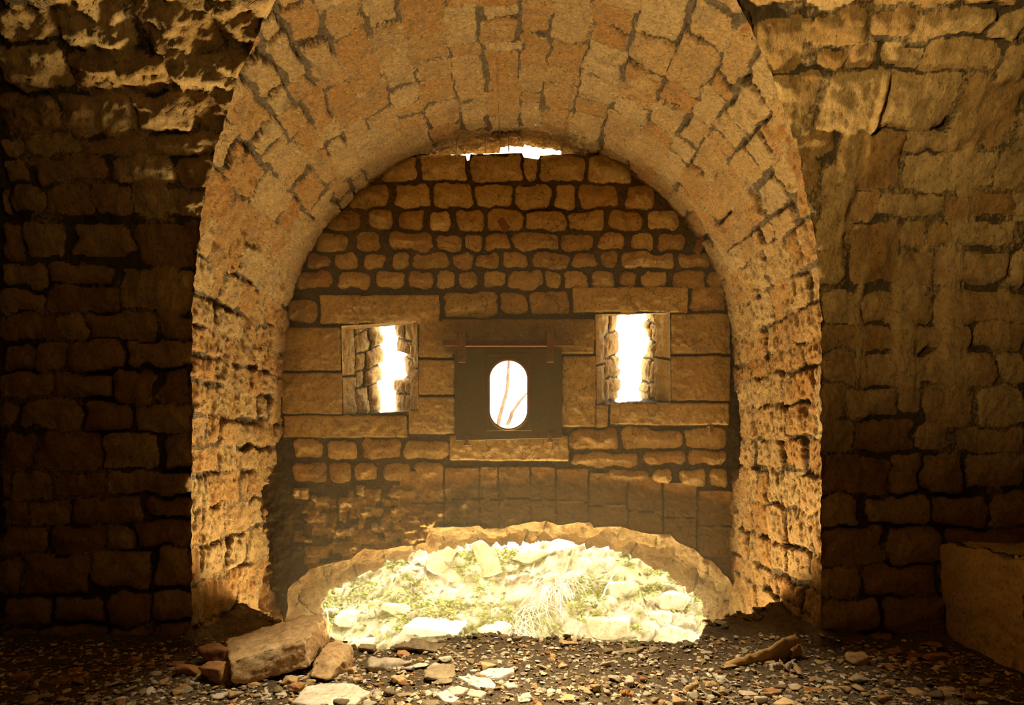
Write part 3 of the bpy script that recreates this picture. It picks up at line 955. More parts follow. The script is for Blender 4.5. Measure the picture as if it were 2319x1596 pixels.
def loft(name, rings, ys, mat, stones, seed, amp, closed=True, fade_d=0.02, plain=0.0, label='', cat='opening', tone_mid=None):
    """surface through rings (equal point counts) at depths ys"""
    depth_n = max(8, int((ys[-1] - ys[0]) / 0.011))
    t = np.linspace(ys[0], ys[-1], depth_n)
    R = np.stack(rings)                         # k, n, 2
    n = R.shape[1]
    G = np.zeros((depth_n, n, 2))
    for i, yv in enumerate(t):
        j = min(np.searchsorted(ys, yv, side='right') - 1, len(ys) - 2)
        w = (yv - ys[j]) / (ys[j + 1] - ys[j])
        G[i] = R[j] * (1 - w) + R[j + 1] * w
    P = np.stack([G[..., 0], np.repeat(t[:, None], n, 1), G[..., 1]], -1)
    arc = np.concatenate([[0], np.cumsum(np.hypot(*np.diff(R[0], axis=0).T))])
    U = np.repeat(arc[None], depth_n, 0)
    Y = P[..., 1]
    Hh, Mk, To, Hu = stone_field(U, Y, stones, seed, depth=0.025, warp=0.012, edge=0.016, pillow=0.012, rad=0.02)
    d_arc = np.gradient(P, axis=1)
    if closed:
        d_arc = np.roll(P, -1, 1) - np.roll(P, 1, 1)
    d_dep = np.gradient(P, axis=0)
    Nn = np.cross(d_arc, d_dep)
    Nn /= np.linalg.norm(Nn, axis=-1, keepdims=True) + 1e-9
    cen = R.reshape(-1, 2).mean(0)
    toC = np.stack([cen[0] - P[..., 0], 0 * Y, cen[1] - P[..., 2]], -1)
    if (Nn * toC).sum(-1).mean() < 0:
        Nn = -Nn
    Hh = Hh + fbm(P, 12, 5, seed + 3, 0.6) * amp + fbm(P, 40, 4, seed + 4) * 0.004
    fade = sstep(0, fade_d, Y - ys[0])
    Q = P + Nn * (Hh * fade)[..., None]
    A = np.stack([To, Mk, Hu], -1).reshape(-1, 3)
    return structure(name, mesh_np(name, Q.reshape(-1, 3), grid_faces(depth_n, n, closed=closed), mat, A), label, cat)


def window_loft(name, win, mid, slit, seed, label, bites):
    y1, y2 = YB + 0.18, YB + 0.55
    p0 = poly_xz(win)
    p1 = poly_xz(mid, y1)
    p2 = poly_xz(slit, y2)
    r0, cnt = resample(p0, 0.011)
    r1 = resample_by(p1, cnt)
    r2 = resample_by(p2, cnt)
    # stones missing along the slit edges
    for (zc, hz, side, amt) in bites:
        zz = EYE + (HZ - zc) / F * y2
        hh = hz / F * y2
        xm = p2[:, 0].mean()
        k = (np.abs(r2[:, 1] - zz) < hh) & ((r2[:, 0] > xm) == (side > 0))
        r2[k, 0] += side * amt / F * y2
        k1 = (np.abs(r1[:, 1] - zz) < hh) & ((r1[:, 0] > xm) == (side > 0))
        r1[k1, 0] += side * amt * 0.25 / F * y1
    per = np.hypot(*(np.roll(p0, -1, 0) - p0).T)
    a1 = per[0]
    a2 = a1 + per[1]
    a3 = a2 + per[2]
    dr = {'crisp': True, 'rad': 0.01, 'edge': 0.01, 'pillow': 0.003, 'tone': 0.85, 'hue': 0.1, 'depth': 0.015, 'tilt': 0.2}
    st = [(a1, a1 + per[1] * 0.52, YB - 0.03, y1, dr), (a1 + per[1] * 0.54, a2, YB - 0.03, y1, dr),
          (a3, a3 + per[3] * 0.42, YB - 0.03, y1, dr), (a3 + per[3] * 0.44, a3 + per[3], YB - 0.03, y1, dr), (0, a1, YB - 0.03, y1, dr)]
    r = np.random.default_rng(seed)
    for (s0, s1) in ((a1, a2), (a3, a3 + per[3])):
        u = s0
        while u < s1:
            h = r.uniform(0.11, 0.19)
            c = y1 + r.uniform(0.1, 0.22)
            st.append((u + 0.006, u + h - 0.006, y1 + 0.008, c - 0.008))
            st.append((u + 0.006, u + h - 0.006, c + 0.008, y2 + 0.03))
            u += h
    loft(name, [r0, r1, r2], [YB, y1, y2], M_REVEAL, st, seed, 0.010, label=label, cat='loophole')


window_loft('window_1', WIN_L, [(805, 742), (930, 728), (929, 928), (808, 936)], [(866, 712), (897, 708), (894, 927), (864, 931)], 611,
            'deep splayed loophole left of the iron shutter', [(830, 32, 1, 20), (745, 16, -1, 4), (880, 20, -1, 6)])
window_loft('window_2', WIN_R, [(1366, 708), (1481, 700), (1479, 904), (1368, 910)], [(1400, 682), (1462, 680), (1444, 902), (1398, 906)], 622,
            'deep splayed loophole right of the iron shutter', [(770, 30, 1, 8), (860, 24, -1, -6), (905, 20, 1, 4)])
_p = poly_xz(PORT)
_r0, _c = resample(_p, 0.02)
loft('window_3', [_r0, resample_by(poly_xz([(1060, 780), (1250, 780), (1250, 1000), (1060, 1000)], YB + 0.5), _c)], [YB, YB + 0.5], M_REVEAL, [], 633, 0.006,
     label='opening in the wall behind the iron shutter', cat='opening')

_lo = resample_by(poly_xz(LOW_OUT, YB + 0.62), LOW_CNT, False)
_lm = LOW_POLY * 0.45 + _lo * 0.55
_q = np.stack([_lo[:, 0], _lo[:, 1], np.zeros(len(_lo))], -1)
_lo = _lo + np.stack([fbm(_q, 7, 4, 411), fbm(_q, 7, 4, 412)], -1) * 0.025
_lm = _lm + np.stack([fbm(_q, 6, 4, 413), fbm(_q, 6, 4, 414)], -1) * 0.045
_arc = np.concatenate([[0], np.cumsum(np.hypot(*np.diff(LOW_POLY, axis=0).T))])
loft('trim_2', [LOW_POLY, _lm, _lo], [YB, YB + 0.3, YB + 0.62], M_RUBBLE,
     random_courses(0, _arc[-1], YB - 0.1, YB + 0.7, 0.25, 0.5, 0.2, 0.4, 88, 0.008), 644, 0.055, closed=False,
     label='broken rubble reveal of the low opening', cat='opening')


# ------------------------------------------------------------------ rubble floor
_ex = [-3.8, -1.75, -1.5, -1.2, -0.85, -0.7, -0.5, -0.1, 0.1, 0.6, 0.87, 1.0, 1.14, 1.28, 1.46, 1.63, 1.8, 3.8]
_ey = [4.4, 4.4, 4.25, 3.9, 3.62, 3.60, 3.74, 3.78, 3.76, 3.62, 3.56, 3.68, 3.95, 4.1, 4.17, 4.3, 4.35, 4.4]


def fz(x, y):
    x, y = np.asarray(x, float), np.asarray(y, float)
    P = np.stack([x, y, np.zeros_like(x)], -1)
    z = fbm(P, 1.6, 3, 71) * 0.022 + fbm(P, 6, 4, 72) * 0.014 + fbm(P, 26, 4, 73) * 0.008
    e = np.interp(x, _ex, _ey) + fbm(P * np.array([1, 0, 0]), 7, 4, 74) * 0.035
    d = y - e
    z = z + 0.02 * np.exp(-(d / 0.12) ** 2)
    z = z - np.where(d > 0, 1.5 * d, 0)
    ax = np.abs(x - XC)
    z = z + 0.05 * np.exp(-np.abs(YF - y) / 0.12) * (ax > HALF - 0.05) * (y < YF + 0.3)
    z = z + 0.05 * np.exp(-np.abs(HALF - ax) / 0.10) * (y > YF - 0.1)
    z = z + 0.04 * sstep(1.0, 1.5, x) * sstep(3.5, 3.9, y)
    return np.maximum(z, -1.35)


def build_floor():
    y = np.concatenate([np.arange(-0.75, 2.6, 0.06), np.arange(2.6, 4.9, 0.0105)])
    x = np.concatenate([np.arange(-3.75, -2.7, 0.05), np.arange(-2.7, 2.7, 0.0125), np.arange(2.7, 3.8, 0.05)])
    X, Y = np.meshgrid(x, y)
    Z = fz(X, Y)
    P = np.stack([X, Y, Z], -1)
    P[..., 2] += fbm(P, 70, 3, 75) * 0.004
    # keep inside the embrasure past the wall plane
    ax = X - XC
    over = (Y > YF + 0.1)
    P[..., 0] = np.where(over, XC + np.clip(ax, -HALF - 0.12, HALF + 0.12), P[..., 0])
    structure('floor', mesh_np('floor', P.reshape(-1, 3), grid_faces(len(y), len(x)), M_EARTH), 'dark earth floor strewn with rubble, dropping away at the broken edge', 'floor')


build_floor()

# ------------------------------------------------------------------ rocks
_ico = {}


def ico(sub):
    if sub not in _ico:
        bm = bmesh.new()
        bmesh.ops.create_icosphere(bm, subdivisions=sub, radius=1.0)
        bm.verts.ensure_lookup_table()
        V = np.array([v.co[:] for v in bm.verts])
        Fq = np.array([[v.index for v in f.verts] for f in bm.faces])
        bm.free()
        _ico[sub] = (V / np.linalg.norm(V, axis=1, keepdims=True), Fq)
    return _ico[sub]


def hull_planes(pts):
    bm = bmesh.new()
    for p in pts:
        bm.verts.new(p)
    bmesh.ops.convex_hull(bm, input=bm.verts)
    bm.normal_update()
    c = np.mean(pts, axis=0)
    pl = []
    for f in bm.faces:
        n = np.array(f.normal[:])
        o = n @ (np.array(f.verts[0].co[:]) - c)
        if o < 0:
            n, o = -n, -o
        if o > 1e-6:
            pl.append((n, o))
    bm.free()
    return c, pl


def rock_verts(pts, sub=4, rough=0.03, seed=0, k=26.0):
    """angular rock filling the hull of pts: planes of the hull, softened and weathered"""
    pts = np.asarray(pts, float)
    lo, hi = pts.min(0), pts.max(0)
    ext = (hi - lo) / 2
    q = (pts - (lo + hi) / 2) / ext
    c, pl = hull_planes(q)
    D, Fq = ico(sub)
    t = np.stack([np.where(D @ n > 1e-3, o / np.maximum(D @ n, 1e-3), 50.0) for n, o in pl], 0)
    t = np.minimum(t, 6)
    tm = t.min(0)
    r = tm - np.log(np.exp(-k * (t - tm)).sum(0)) / k
    Vv = c + D * r[:, None]
    Vv = Vv * ext + (lo + hi) / 2
    s = float(np.mean(ext))
    off = D * (fbm(Vv / s + seed * 3.1, 1.6, 5, seed, 0.55) * rough * s)[:, None]
    return Vv + off, Fq


def rand_pts(seed, sx, sy, sz, n=12, flat_top=False):
    r = np.random.default_rng(seed)
    p = r.normal(size=(n, 3))
    p /= np.linalg.norm(p, axis=1, keepdims=True)
    p = np.sign(p) * np.abs(p) ** 0.6
    p /= np.abs(p).max(0)
    p = p * np.array([sx, sy, sz]) / 2
    p[:, 2] -= p[:, 2].min()
    return p


def ground_px(px, py, zoff=0.0):
    """pixel on the floor -> point"""
    y = EYE * F / (py - HZ)
    for _ in range(4):
        x = (px - CX) / F * y
        y = (EYE - float(fz(x, y)) - zoff) * F / (py - HZ)
    x = (px - CX) / F * y
    return x, y, float(fz(x, y)) + zoff


def put_rock(name, px, py, wpx, hpx, mat, label, cat='stone', seed=1, depth=None, sub=4, rough=0.10, yaw=0.0, sink=0.12, group=None, n=12, pts=None, k=26.0):
    """a rock whose base sits at pixel (px, py) and that spans wpx by hpx pixels"""
    x, y, z = ground_px(px, py)
    w, h = wpx / F * y, hpx / F * y
    dpt = depth if depth else w * 0.75
    # part of the height in the picture is the top seen in perspective
    h = max(h - dpt * 0.55 * (EYE / y), h * 0.35)
    P = rand_pts(seed, w, dpt, h, n) if pts is None else np.asarray(pts) * np.array([w, dpt, h])
    V, Fq = rock_verts(P, sub, rough, seed, k)
    V[:, 2] -= V[:, 2].min()
    V = V - np.array([V[:, 0].mean(), V[:, 1].mean(), 0])
    me = mesh_np(name, V, Fq, mat, smooth=True)
    zb = float(fz(x, y + dpt * 0.4))
    o = link(name, me, loc=(x, y + dpt * 0.42, min(zb, z) - sink * h))
    o.rotation_euler = (0, 0, yaw)
    tag(o, label, cat, group)
    return o


# the big tilted slab, by its corners in the place
def corner(px, py, y):
    return ((px - CX) / F * y, y, EYE + (HZ - py) / F * y)


def rock_corners(name, cs, mat, label, seed, rough=0.05, cat='stone', bev=0.012):
    """a broken block: the hull of its corners, arrises worn, faces roughened"""
    bm = bmesh.new()
    for p in cs:
        bm.verts.new(p)
    r_ = bmesh.ops.convex_hull(bm, input=bm.verts)
    bmesh.ops.delete(bm, geom=[g_ for g_ in r_['geom_interior'] if isinstance(g_, bmesh.types.BMVert)], context='VERTS')
    bmesh.ops.dissolve_limit(bm, angle_limit=math.radians(9), verts=bm.verts, edges=bm.edges)
    bmesh.ops.bevel(bm, geom=list(bm.edges), offset=bev, segments=2, affect='EDGES', profile=0.6)
    bmesh.ops.triangulate(bm, faces=bm.faces)
    for _ in range(6):
        es = [e for e in bm.edges if e.calc_length() > 0.016]
        if not es:
            break
        bmesh.ops.subdivide_edges(bm, edges=es, cuts=1)
        bmesh.ops.triangulate(bm, faces=bm.faces)
    bmesh.ops.recalc_face_normals(bm, faces=bm.faces)
    bm.normal_update()
    bm.verts.ensure_lookup_table()
    V = np.array([v.co[:] for v in bm.verts])
    Nv = np.array([v.normal[:] for v in bm.verts])
    Fq = np.array([[v.index for v in f.verts] for f in bm.faces])
    bm.free()
    V = V + Nv * (fbm(V, 9, 5, seed, 0.55) * rough * 0.16 + fbm(V, 45, 3, seed + 3) * rough * 0.05)[:, None]
    chip = np.stack([fbm(V, 22, 3, seed + 5 + i_) for i_ in range(3)], -1)
    V = V + chip * rough * 0.06
    base = np.array([V[:, 0].mean(), V[:, 1].mean(), V[:, 2].min()])
    o = link(name, mesh_np(name, V - base, Fq, mat), loc=tuple(base))
    tag(o, label, cat)
    return o


rock_corners('stone_slab', [corner(524, 1546, 3.10), corner(522, 1498, 3.13), corner(560, 1548, 3.12), corner(690, 1447, 3.22), corner(702, 1512, 3.22),
                            corner(736, 1387, 3.66), corner(754, 1418, 3.68), corner(750, 1446, 3.66), corner(510, 1446, 3.60), corner(515, 1500, 3.55),
                            corner(640, 1404, 3.66), corner(600, 1530, 3.5)],
             M_OCHRE, 'largest fallen stone slab, tilted up against the foot of the arch, its pale end facing the light', 31, 0.07)
rock_corners('fallen_block', [corner(700, 1532, 3.14), corner(745, 1540, 3.12), corner(725, 1470, 3.30), corner(775, 1500, 3.2), corner(770, 1448, 3.45), corner(798, 1462, 3.46),
                              corner(806, 1496, 3.42), corner(740, 1452, 3.5), corner(712, 1500, 3.3), corner(790, 1520, 3.3)],
             M_OCHRE, 'squarish ochre block leaning beside the pale end of the largest slab', 32, 0.09)

BASEROCKS = [
    ('fallen_stone', 482, 1512, 96, 66, M_RUSSET, 'russet stone behind two others, touching the upper left end of the largest slab', 41, {}),
    ('fallen_stone', 481, 1548, 92, 62, M_RUSSET, 'pyramid shaped russet stone with a pale edge, in front of the largest slab\'s left end', 42, {}),
    ('fallen_stone', 418, 1532, 74, 38, M_RUSSET, 'low russet stone at the corner of the dark wall, left of the pyramid shaped stone', 43, {}),
    ('fallen_stone', 390, 1512, 40, 24, M_RUSSET, 'small orange stone at the foot of the dark wall behind the low russet stone', 44, {}),
    ('fallen_stone', 868, 1522, 112, 48, M_GREY, 'flat grey brown wedge of stone lying right of the squarish ochre block', 45, {'depth': 0.2}),
    ('clod', 901, 1551, 40, 24, M_OCHRE, 'crumbly ochre clod in front of the grey wedge', 46, {'rough': 0.3}),
    ('fallen_stone', 988, 1543, 84, 30, M_DARKROCK, 'dark rounded earthy stone left of the pale paving flakes', 47, {'depth': 0.2}),
    ('fallen_stone', 1005, 1553, 52, 20, M_DARKROCK, 'dark flat stone touching the front of the rounded earthy stone', 48, {}),
    ('fallen_stone', 990, 1518, 46, 22, M_GREY, 'flat grey stone, the larger of a pair behind the rounded earthy stone', 49, {}),
    ('fallen_stone', 1007, 1502, 36, 20, M_GREY, 'layered grey stone resting behind the flat grey pair stone', 50, {}),
    ('fallen_stone', 985, 1496, 16, 22, M_DARKROCK, 'narrow upright dark stone leaning on the layered grey stone', 51, {}),
    ('fallen_stone', 950, 1515, 40, 14, M_PALE, 'thin pale flake between the grey wedge and the flat grey stone', 52, {}),
    ('fallen_stone', 922, 1527, 38, 18, M_GREY, 'grey chip with a slanted face at the right tip of the grey wedge', 53, {}),
    ('fallen_stone', 1101, 1518, 46, 24, M_OCHRE, 'three sided ochre stone behind the pale paving flakes', 54, {}),
    ('fallen_stone', 1122, 1508, 52, 22, M_DARKROCK, 'brown stone just behind the three sided ochre stone', 55, {}),
    ('fallen_stone', 1068, 1502, 24, 13, M_DARKROCK, 'small square brown stone near the edge, left of the three sided ochre stone', 56, {}),
    ('cobble', 1146, 1486, 24, 13, M_GREY, 'rounded grey cobble near the mossy edge of the floor', 57, {'k': 12}),
    ('mossy_clod', 940, 1482, 120, 30, M_DARKROCK, 'long earthy clod forming the floor\'s edge, left of the middle', 58, {'rough': 0.35, 'depth': 0.2}),
    ('fallen_stone', 912, 1488, 40, 18, M_RUSSET, 'orange stone tucked under the long earthy clod', 59, {}),
    ('fallen_stone', 832, 1479, 44, 24, M_DARKROCK, 'dark stone standing at the edge beside the squarish ochre block', 60, {}),
    ('fallen_stone', 1292, 1464, 58, 20, M_OCHRE, 'brown flat stone on the floor\'s edge under the iron shutter\'s right side', 61, {}),
    ('fallen_stone', 1327, 1468, 36, 16, M_DARKROCK, 'dark brown stone at the right end of the brown flat edge stone', 62, {}),
    ('fallen_stone', 1380, 1478, 32, 15, M_DARKROCK, 'small humped brown stone alone on the floor\'s edge', 63, {}),
    ('fallen_stone', 1425, 1480, 44, 14, M_DARKROCK, 'low dark stone on the edge left of the two blocky ones', 64, {}),
    ('fallen_stone', 1449, 1478, 26, 16, M_DARKROCK, 'blocky brown stone, left of two at the lowest dip of the edge', 65, {}),
    ('fallen_stone', 1486, 1478, 32, 18, M_DARKROCK, 'pointed brown stone, right of two at the lowest dip of the edge', 66, {}),
    ('fallen_stone', 1278, 1515, 27, 17, M_OCHRE, 'cube like ochre stone alone in the middle of the gravel', 67, {}),
    ('fallen_stone', 1373, 1513, 32, 17, M_GREY, 'hollowed grey stone right of the cube like ochre stone', 68, {'rough': 0.3}),
    ('fallen_stone', 1310, 1537, 20, 10, M_DARKROCK, 'dark chip in front of the cube like ochre stone', 69, {}),
    ('fallen_stone', 1392, 1543, 36, 17, M_GREY, 'grey stone with a notch, in the middle of the gravel before the low dip', 70, {}),
    ('fallen_stone', 1635, 1416, 30, 16, M_DARKROCK, 'rounded dark stone on the earth mound at the foot of the right arch pier', 71, {'k': 14}),
    ('fallen_stone', 1950, 1506, 58, 36, M_OCHRE, 'pale orange stone with a hooked corner before the dark right wall', 72, {}),
    ('fallen_stone', 1862, 1502, 30, 15, M_OCHRE, 'light ochre chip at the foot of the right arch pier', 73, {}),
    ('fallen_stone', 1908, 1507, 20, 11, M_OCHRE, 'small light chip between the pier and the hooked stone', 74, {}),
    ('fallen_stone', 2162, 1574, 50, 25, M_OCHRE, 'rounded ochre block in the gloom below the plastered ledge', 75, {'k': 16}),
    ('flake', 2085, 1577, 46, 18, M_OCHRE, 'thin tawny flake left of the rounded ochre block', 76, {}),
    ('flake', 2130, 1499, 66, 28, M_RUSSET, 'largest brown curled flake lying before the dark right wall', 77, {}),
    ('flake', 2078, 1498, 44, 24, M_RUSSET, 'brown ragged flake left of the largest curled flake', 78, {}),
    ('flake', 2120, 1474, 52, 20, M_RUSSET, 'brown flake behind the largest curled flake', 79, {}),
    ('flake', 2028, 1520, 38, 17, M_RUSSET, 'reddish flake lying in front of the brown ragged one', 80, {}),
    ('flake', 2032, 1486, 40, 24, M_RUSSET, 'dim brown stone between the hooked stone and the ragged flake', 81, {}),
    ('fallen_stone', 296, 1508, 32, 25, M_RUSSET, 'four cornered orange stone at the foot of the dark left wall', 82, {}),
    ('fallen_stone', 304, 1523, 15, 12, M_PALE, 'small pale pebble in front of the four cornered orange stone', 83, {}),
    ('fallen_stone', 262, 1527, 22, 12, M_RUSSET, 'small russet pebble left of the pale pebble by the dark wall', 84, {}),
    ('fallen_stone', 160, 1527, 34, 20, M_RUSSET, 'dim russet stone with a sharp point on the dark left floor', 85, {}),
    ('fallen_stone', 56, 1503, 30, 18, M_RUSSET, 'dim russet stone against the dark left wall', 86, {}),
    ('fallen_stone', 36, 1547, 44, 32, M_RUSSET, 'larger dim russet stone on the dark floor at the frame\'s left edge', 87, {}),
    ('fallen_stone', 122, 1552, 50, 18, M_RUSSET, 'long dim russet stone in front of the sharp pointed one', 88, {}),
    ('fallen_stone', 668, 1572, 38, 26, M_RUSSET, 'orange rough stone at the near left rim of the large pale slab', 89, {'rough': 0.25}),
    ('fallen_stone', 655, 1551, 40, 26, M_OCHRE, 'brown stone in the shadow under the right corner of the largest slab', 90, {}),
    ('fallen_stone', 702, 1553, 28, 18, M_OCHRE, 'leaning ochre chip beyond the large pale slab', 91, {}),
    ('fallen_stone', 570, 1560, 32, 17, M_OCHRE, 'small ochre stone just in front of the largest slab', 92, {}),
    ('fallen_stone', 438, 1562, 26, 22, M_GREY, 'upright grey chip in front of the pyramid shaped russet stone', 93, {}),
    ('fallen_stone', 635, 1579, 28, 14, M_PALE, 'light grey chip left of the large pale slab', 94, {}),
    ('fallen_stone', 515, 1543, 26, 16, M_RUSSET, 'little orange chip between the pyramid shaped stone and the largest slab', 95, {}),
    ('fallen_stone', 810, 1547, 26, 15, M_OCHRE, 'small reddish ochre stone in front of the squarish block', 96, {}),
    ('fallen_stone', 793, 1525, 30, 20, M_OCHRE, 'small brown stone at the right foot of the squarish ochre block', 97, {}),
    ('fallen_stone', 1286, 1598, 54, 18, M_OCHRE, 'brown stone cut by the lower edge of the frame, near its middle', 98, {}),
    ('fallen_stone', 1190, 1591, 40, 14, M_GREY, 'flat grey stone near the lower frame edge, right of the pale flakes', 99, {}),
    ('fallen_stone', 975, 1598, 50, 16, M_DARKROCK, 'dark stone at the lower frame edge below the pale flakes', 100, {}),
    ('fallen_stone', 912, 1583, 40, 20, M_DARKROCK, 'dark brown lump in front of the crumbly ochre clod', 101, {}),
    ('fallen_stone', 1785, 1602, 64, 22, M_OCHRE, 'broad smooth ochre stone at the lower frame edge, right half', 102, {'k': 16}),
    ('fallen_stone', 1755, 1573, 52, 20, M_RUSSET, 'broad reddish stone lying before the splintered ochre slab', 103, {}),
    ('fallen_stone', 1698, 1580, 46, 20, M_PALE, 'light grey stone with a rough top, left of the broad reddish stone', 104, {}),
    ('fallen_stone', 1636, 1546, 34, 18, M_PALE, 'light grey stone in front of the splintered slab\'s lower tip', 105, {}),
    ('fallen_stone', 1612, 1556, 30, 17, M_OCHRE, 'ribbed ochre stone left of the light grey stone', 106, {}),
    ('fallen_stone', 1615, 1590, 34, 22, M_GREY, 'grey block near the lower frame edge below the ribbed ochre stone', 107, {}),
    ('fallen_stone', 1848, 1568, 46, 12, M_RUSSET, 'thin reddish stone flake on the shadowed gravel, right', 108, {}),
    ('fallen_stone', 1886, 1564, 36, 16, M_OCHRE, 'brown stone touching the thin reddish flake', 109, {}),
    ('fallen_stone', 1805, 1563, 32, 16, M_GREY, 'square grey stone left of the thin reddish flake', 110, {}),
    ('fallen_stone', 1655, 1515, 40, 18, M_OCHRE, 'brown stone under the lower tip of the splintered slab', 111, {}),
    ('fallen_stone', 1742, 1510, 46, 18, M_OCHRE, 'ochre stone lying along the middle of the splintered slab', 112, {}),
    ('fallen_stone', 1735, 1482, 30, 12, M_GREY, 'grey stone half buried behind the splintered slab', 113, {}),
    ('fallen_stone', 1602, 1484, 30, 13, M_GREY, 'half buried grey stone at the foot of the earth mound', 114, {}),
]
for (nm, px, py, w, h, mt, lb, sd, kw) in BASEROCKS:
    ct = {'flake': 'flake', 'clod': 'clod', 'mossy_clod': 'clod', 'cobble': 'stone'}.get(nm, 'stone')
    dkw = dict(kw)
    if nm == 'flake':
        dkw.setdefault('depth', w / F * 3.3 * 0.9)
    put_rock(nm, px, py, w, h, mt, lb, ct, sd, **dkw)


# flat pale slabs lying flush in the gravel: outline in the picture, laid on the ground with a real thickness
def flat_slab(name, outline, mat, label, seed, thick=0.025, cat='stone'):
    g = np.array([ground_px(a, b)[:2] for a, b in outline])
    c = g.mean(0)
    zt = float(np.mean([fz(p[0], p[1]) for p in g])) + 0.016
    n = len(g)
    # resample and roughen the outline
    ring = []
    for i in range(n):
        a, b = g[i], g[(i + 1) % n]
        kk = max(2, int(np.hypot(*(b - a)) / 0.012))
        ring += [a + (b - a) * j / kk for j in range(kk)]
    ring = np.array(ring)
    q = np.stack([ring[:, 0], ring[:, 1], ring[:, 0] * 0], -1)
    ring = ring + np.stack([fbm(q, 18, 3, seed), fbm(q, 18, 3, seed + 1)], -1) * 0.007
    V, lev = [], [(0.0, 0), (0.3, 0), (0.6, 0), (0.85, 0), (0.96, -0.002), (1.0, -0.007), (1.01, -thick)]
    for f, dz in lev:
        p = c + (ring - c) * f
        zz = zt + dz + fbm(np.stack([p[:, 0], p[:, 1], p[:, 0] * 0], -1), 12, 4, seed + 2) * 0.005
        V.append(np.stack([p[:, 0], p[:, 1], zz], -1))
    V = np.concatenate(V)
    base = np.array([c[0], c[1], zt - thick])
    o = link(name, mesh_np(name, V - base, grid_faces(len(lev), len(ring), closed=True), mat), loc=tuple(base))
    tag(o, label, cat)
    return o


flat_slab('paving_flake', [(660, 1600), (690, 1566), (735, 1553), (780, 1552), (815, 1562), (838, 1572), (800, 1590), (770, 1604)], M_PALE,
          'largest flat pale slab lying flush in the gravel in front of the tilted slab', 201)
flat_slab('paving_flake', [(1082, 1532), (1108, 1520), (1165, 1521), (1164, 1532), (1132, 1541), (1110, 1538)], M_PALE,
          'whitish flat flake, farthest back of the group in mid floor', 202)
flat_slab('paving_flake', [(1036, 1537), (1075, 1536), (1110, 1542), (1122, 1551), (1120, 1560), (1085, 1563), (1068, 1556)], M_PALE,
          'whitish flat flake, widest of the group in mid floor', 203)
flat_slab('paving_flake', [(1014, 1573), (1038, 1561), (1060, 1564), (1050, 1574), (1030, 1578)], M_PALE,
          'whitish flat flake behind the nearest one of the mid floor group', 204)
flat_slab('paving_flake', [(990, 1583), (1012, 1572), (1030, 1577), (1040, 1580), (1025, 1594), (1006, 1592)], M_PALE,
          'whitish flat flake, nearest of the group in mid floor', 205)
flat_slab('paving_flake', [(1056, 1578), (1064, 1566), (1088, 1567), (1100, 1575), (1088, 1584), (1072, 1582)], M_PALE,
          'whitish flat flake on the right of the nearest mid floor ones', 206)
flat_slab('paving_flake', [(1140, 1558), (1165, 1552), (1172, 1558), (1150, 1562)], M_PALE,
          'smallest whitish flake, right of the widest mid floor one', 207)
flat_slab('paving_flake', [(1178, 1588), (1184, 1580), (1200, 1579), (1206, 1588)], M_PALE,
          'small light flake near the lower frame edge, right of the mid floor group', 208)
flat_slab('paving_flake', [(780, 1596), (788, 1586), (812, 1578), (818, 1584), (806, 1600)], M_PALE,
          'small pale flake at the right end of the largest flat slab', 209)


# long splintered ochre slab by the right pier
def splinter(name, spine, widths, thick, mat, label, seed, cat):
    P = np.array(spine, float)
    n = 40
    t = np.linspace(0, 1, n)
    tt = np.linspace(0, 1, len(P))
    C = np.stack([np.interp(t, tt, P[:, i]) for i in range(3)], -1)
    w = np.interp(t, np.linspace(0, 1, len(widths)), widths)
    d = np.gradient(C, axis=0)
    d /= np.linalg.norm(d, axis=1, keepdims=True)
    side = np.cross(d, np.array([0, 0.88, 0.48]))
    side /= np.linalg.norm(side, axis=1, keepdims=True)
    up = np.cross(side, d)
    m = 16
    V = []
    for i in range(n):
        for j in range(m):
            a = 2 * math.pi * j / m
            ca, sa = math.cos(a), math.sin(a)
            ca = math.copysign(abs(ca) ** 0.7, ca)
            e = 1 + 0.35 * float(vnoise(np.array([[t[i] * 14, ca * 2, seed]]), seed)[0])
            V.append(C[i] + side[i] * ca * w[i] * e + up[i] * (math.copysign(abs(sa) ** 0.5, sa) * thick + 0.012 * ca * abs(ca) + 0.35 * thick * float(vnoise(np.array([[t[i] * 9, ca * 1.5, seed + 5]]), seed)[0])))
    V = np.array(V)
    V += np.stack([fbm(V, 40, 3, seed + k) for k in range(3)], -1) * 0.004
    fq = grid_faces(n, m, closed=True)
    base = V.mean(0)
    base[2] = V[:, 2].min()
    me = mesh_np(name, V - base, fq, mat)
    o = link(name, me, loc=tuple(base))
    tag(o, label, cat)
    return o


def gp(px, py, h=0.0):
    x, y, z = ground_px(px, py)
    return (x, y, z + h)


splinter('splintered_slab', [gp(1646, 1514, .010), gp(1690, 1508, .022), gp(1730, 1502, .034), gp(1772, 1494, .052), gp(1806, 1488, .085)],
         [0.010, 0.026, 0.028, 0.045, 0.060, 0.012], 0.009, M_BARK, 'long splintered ochre slab lying on the gravel at the right pier, its tip raised', 301, 'slab')
splinter('splintered_slab', [gp(1792, 1496, .04), gp(1812, 1491, .045), gp(1822, 1489, .04)], [0.026, 0.022, 0.006], 0.007, M_BARK,
         'short forked end piece at the raised tip of the long splintered slab', 302, 'slab')
splinter('wood_sliver', [gp(1549, 1574, .012), gp(1566, 1567, .02), gp(1583, 1561, .03)], [0.007, 0.011, 0.006], 0.006, M_OCHRE,
         'pale straight sliver lying in the gravel left of the ribbed ochre stone', 303, 'sliver')
splinter('wood_sliver', [gp(1765, 1506, .02), gp(1775, 1516, .02), gp(1782, 1523, .015)], [0.006, 0.012, 0.01], 0.006, M_OCHRE,
         'short ochre sliver just in front of the splintered slab', 304, 'sliver')
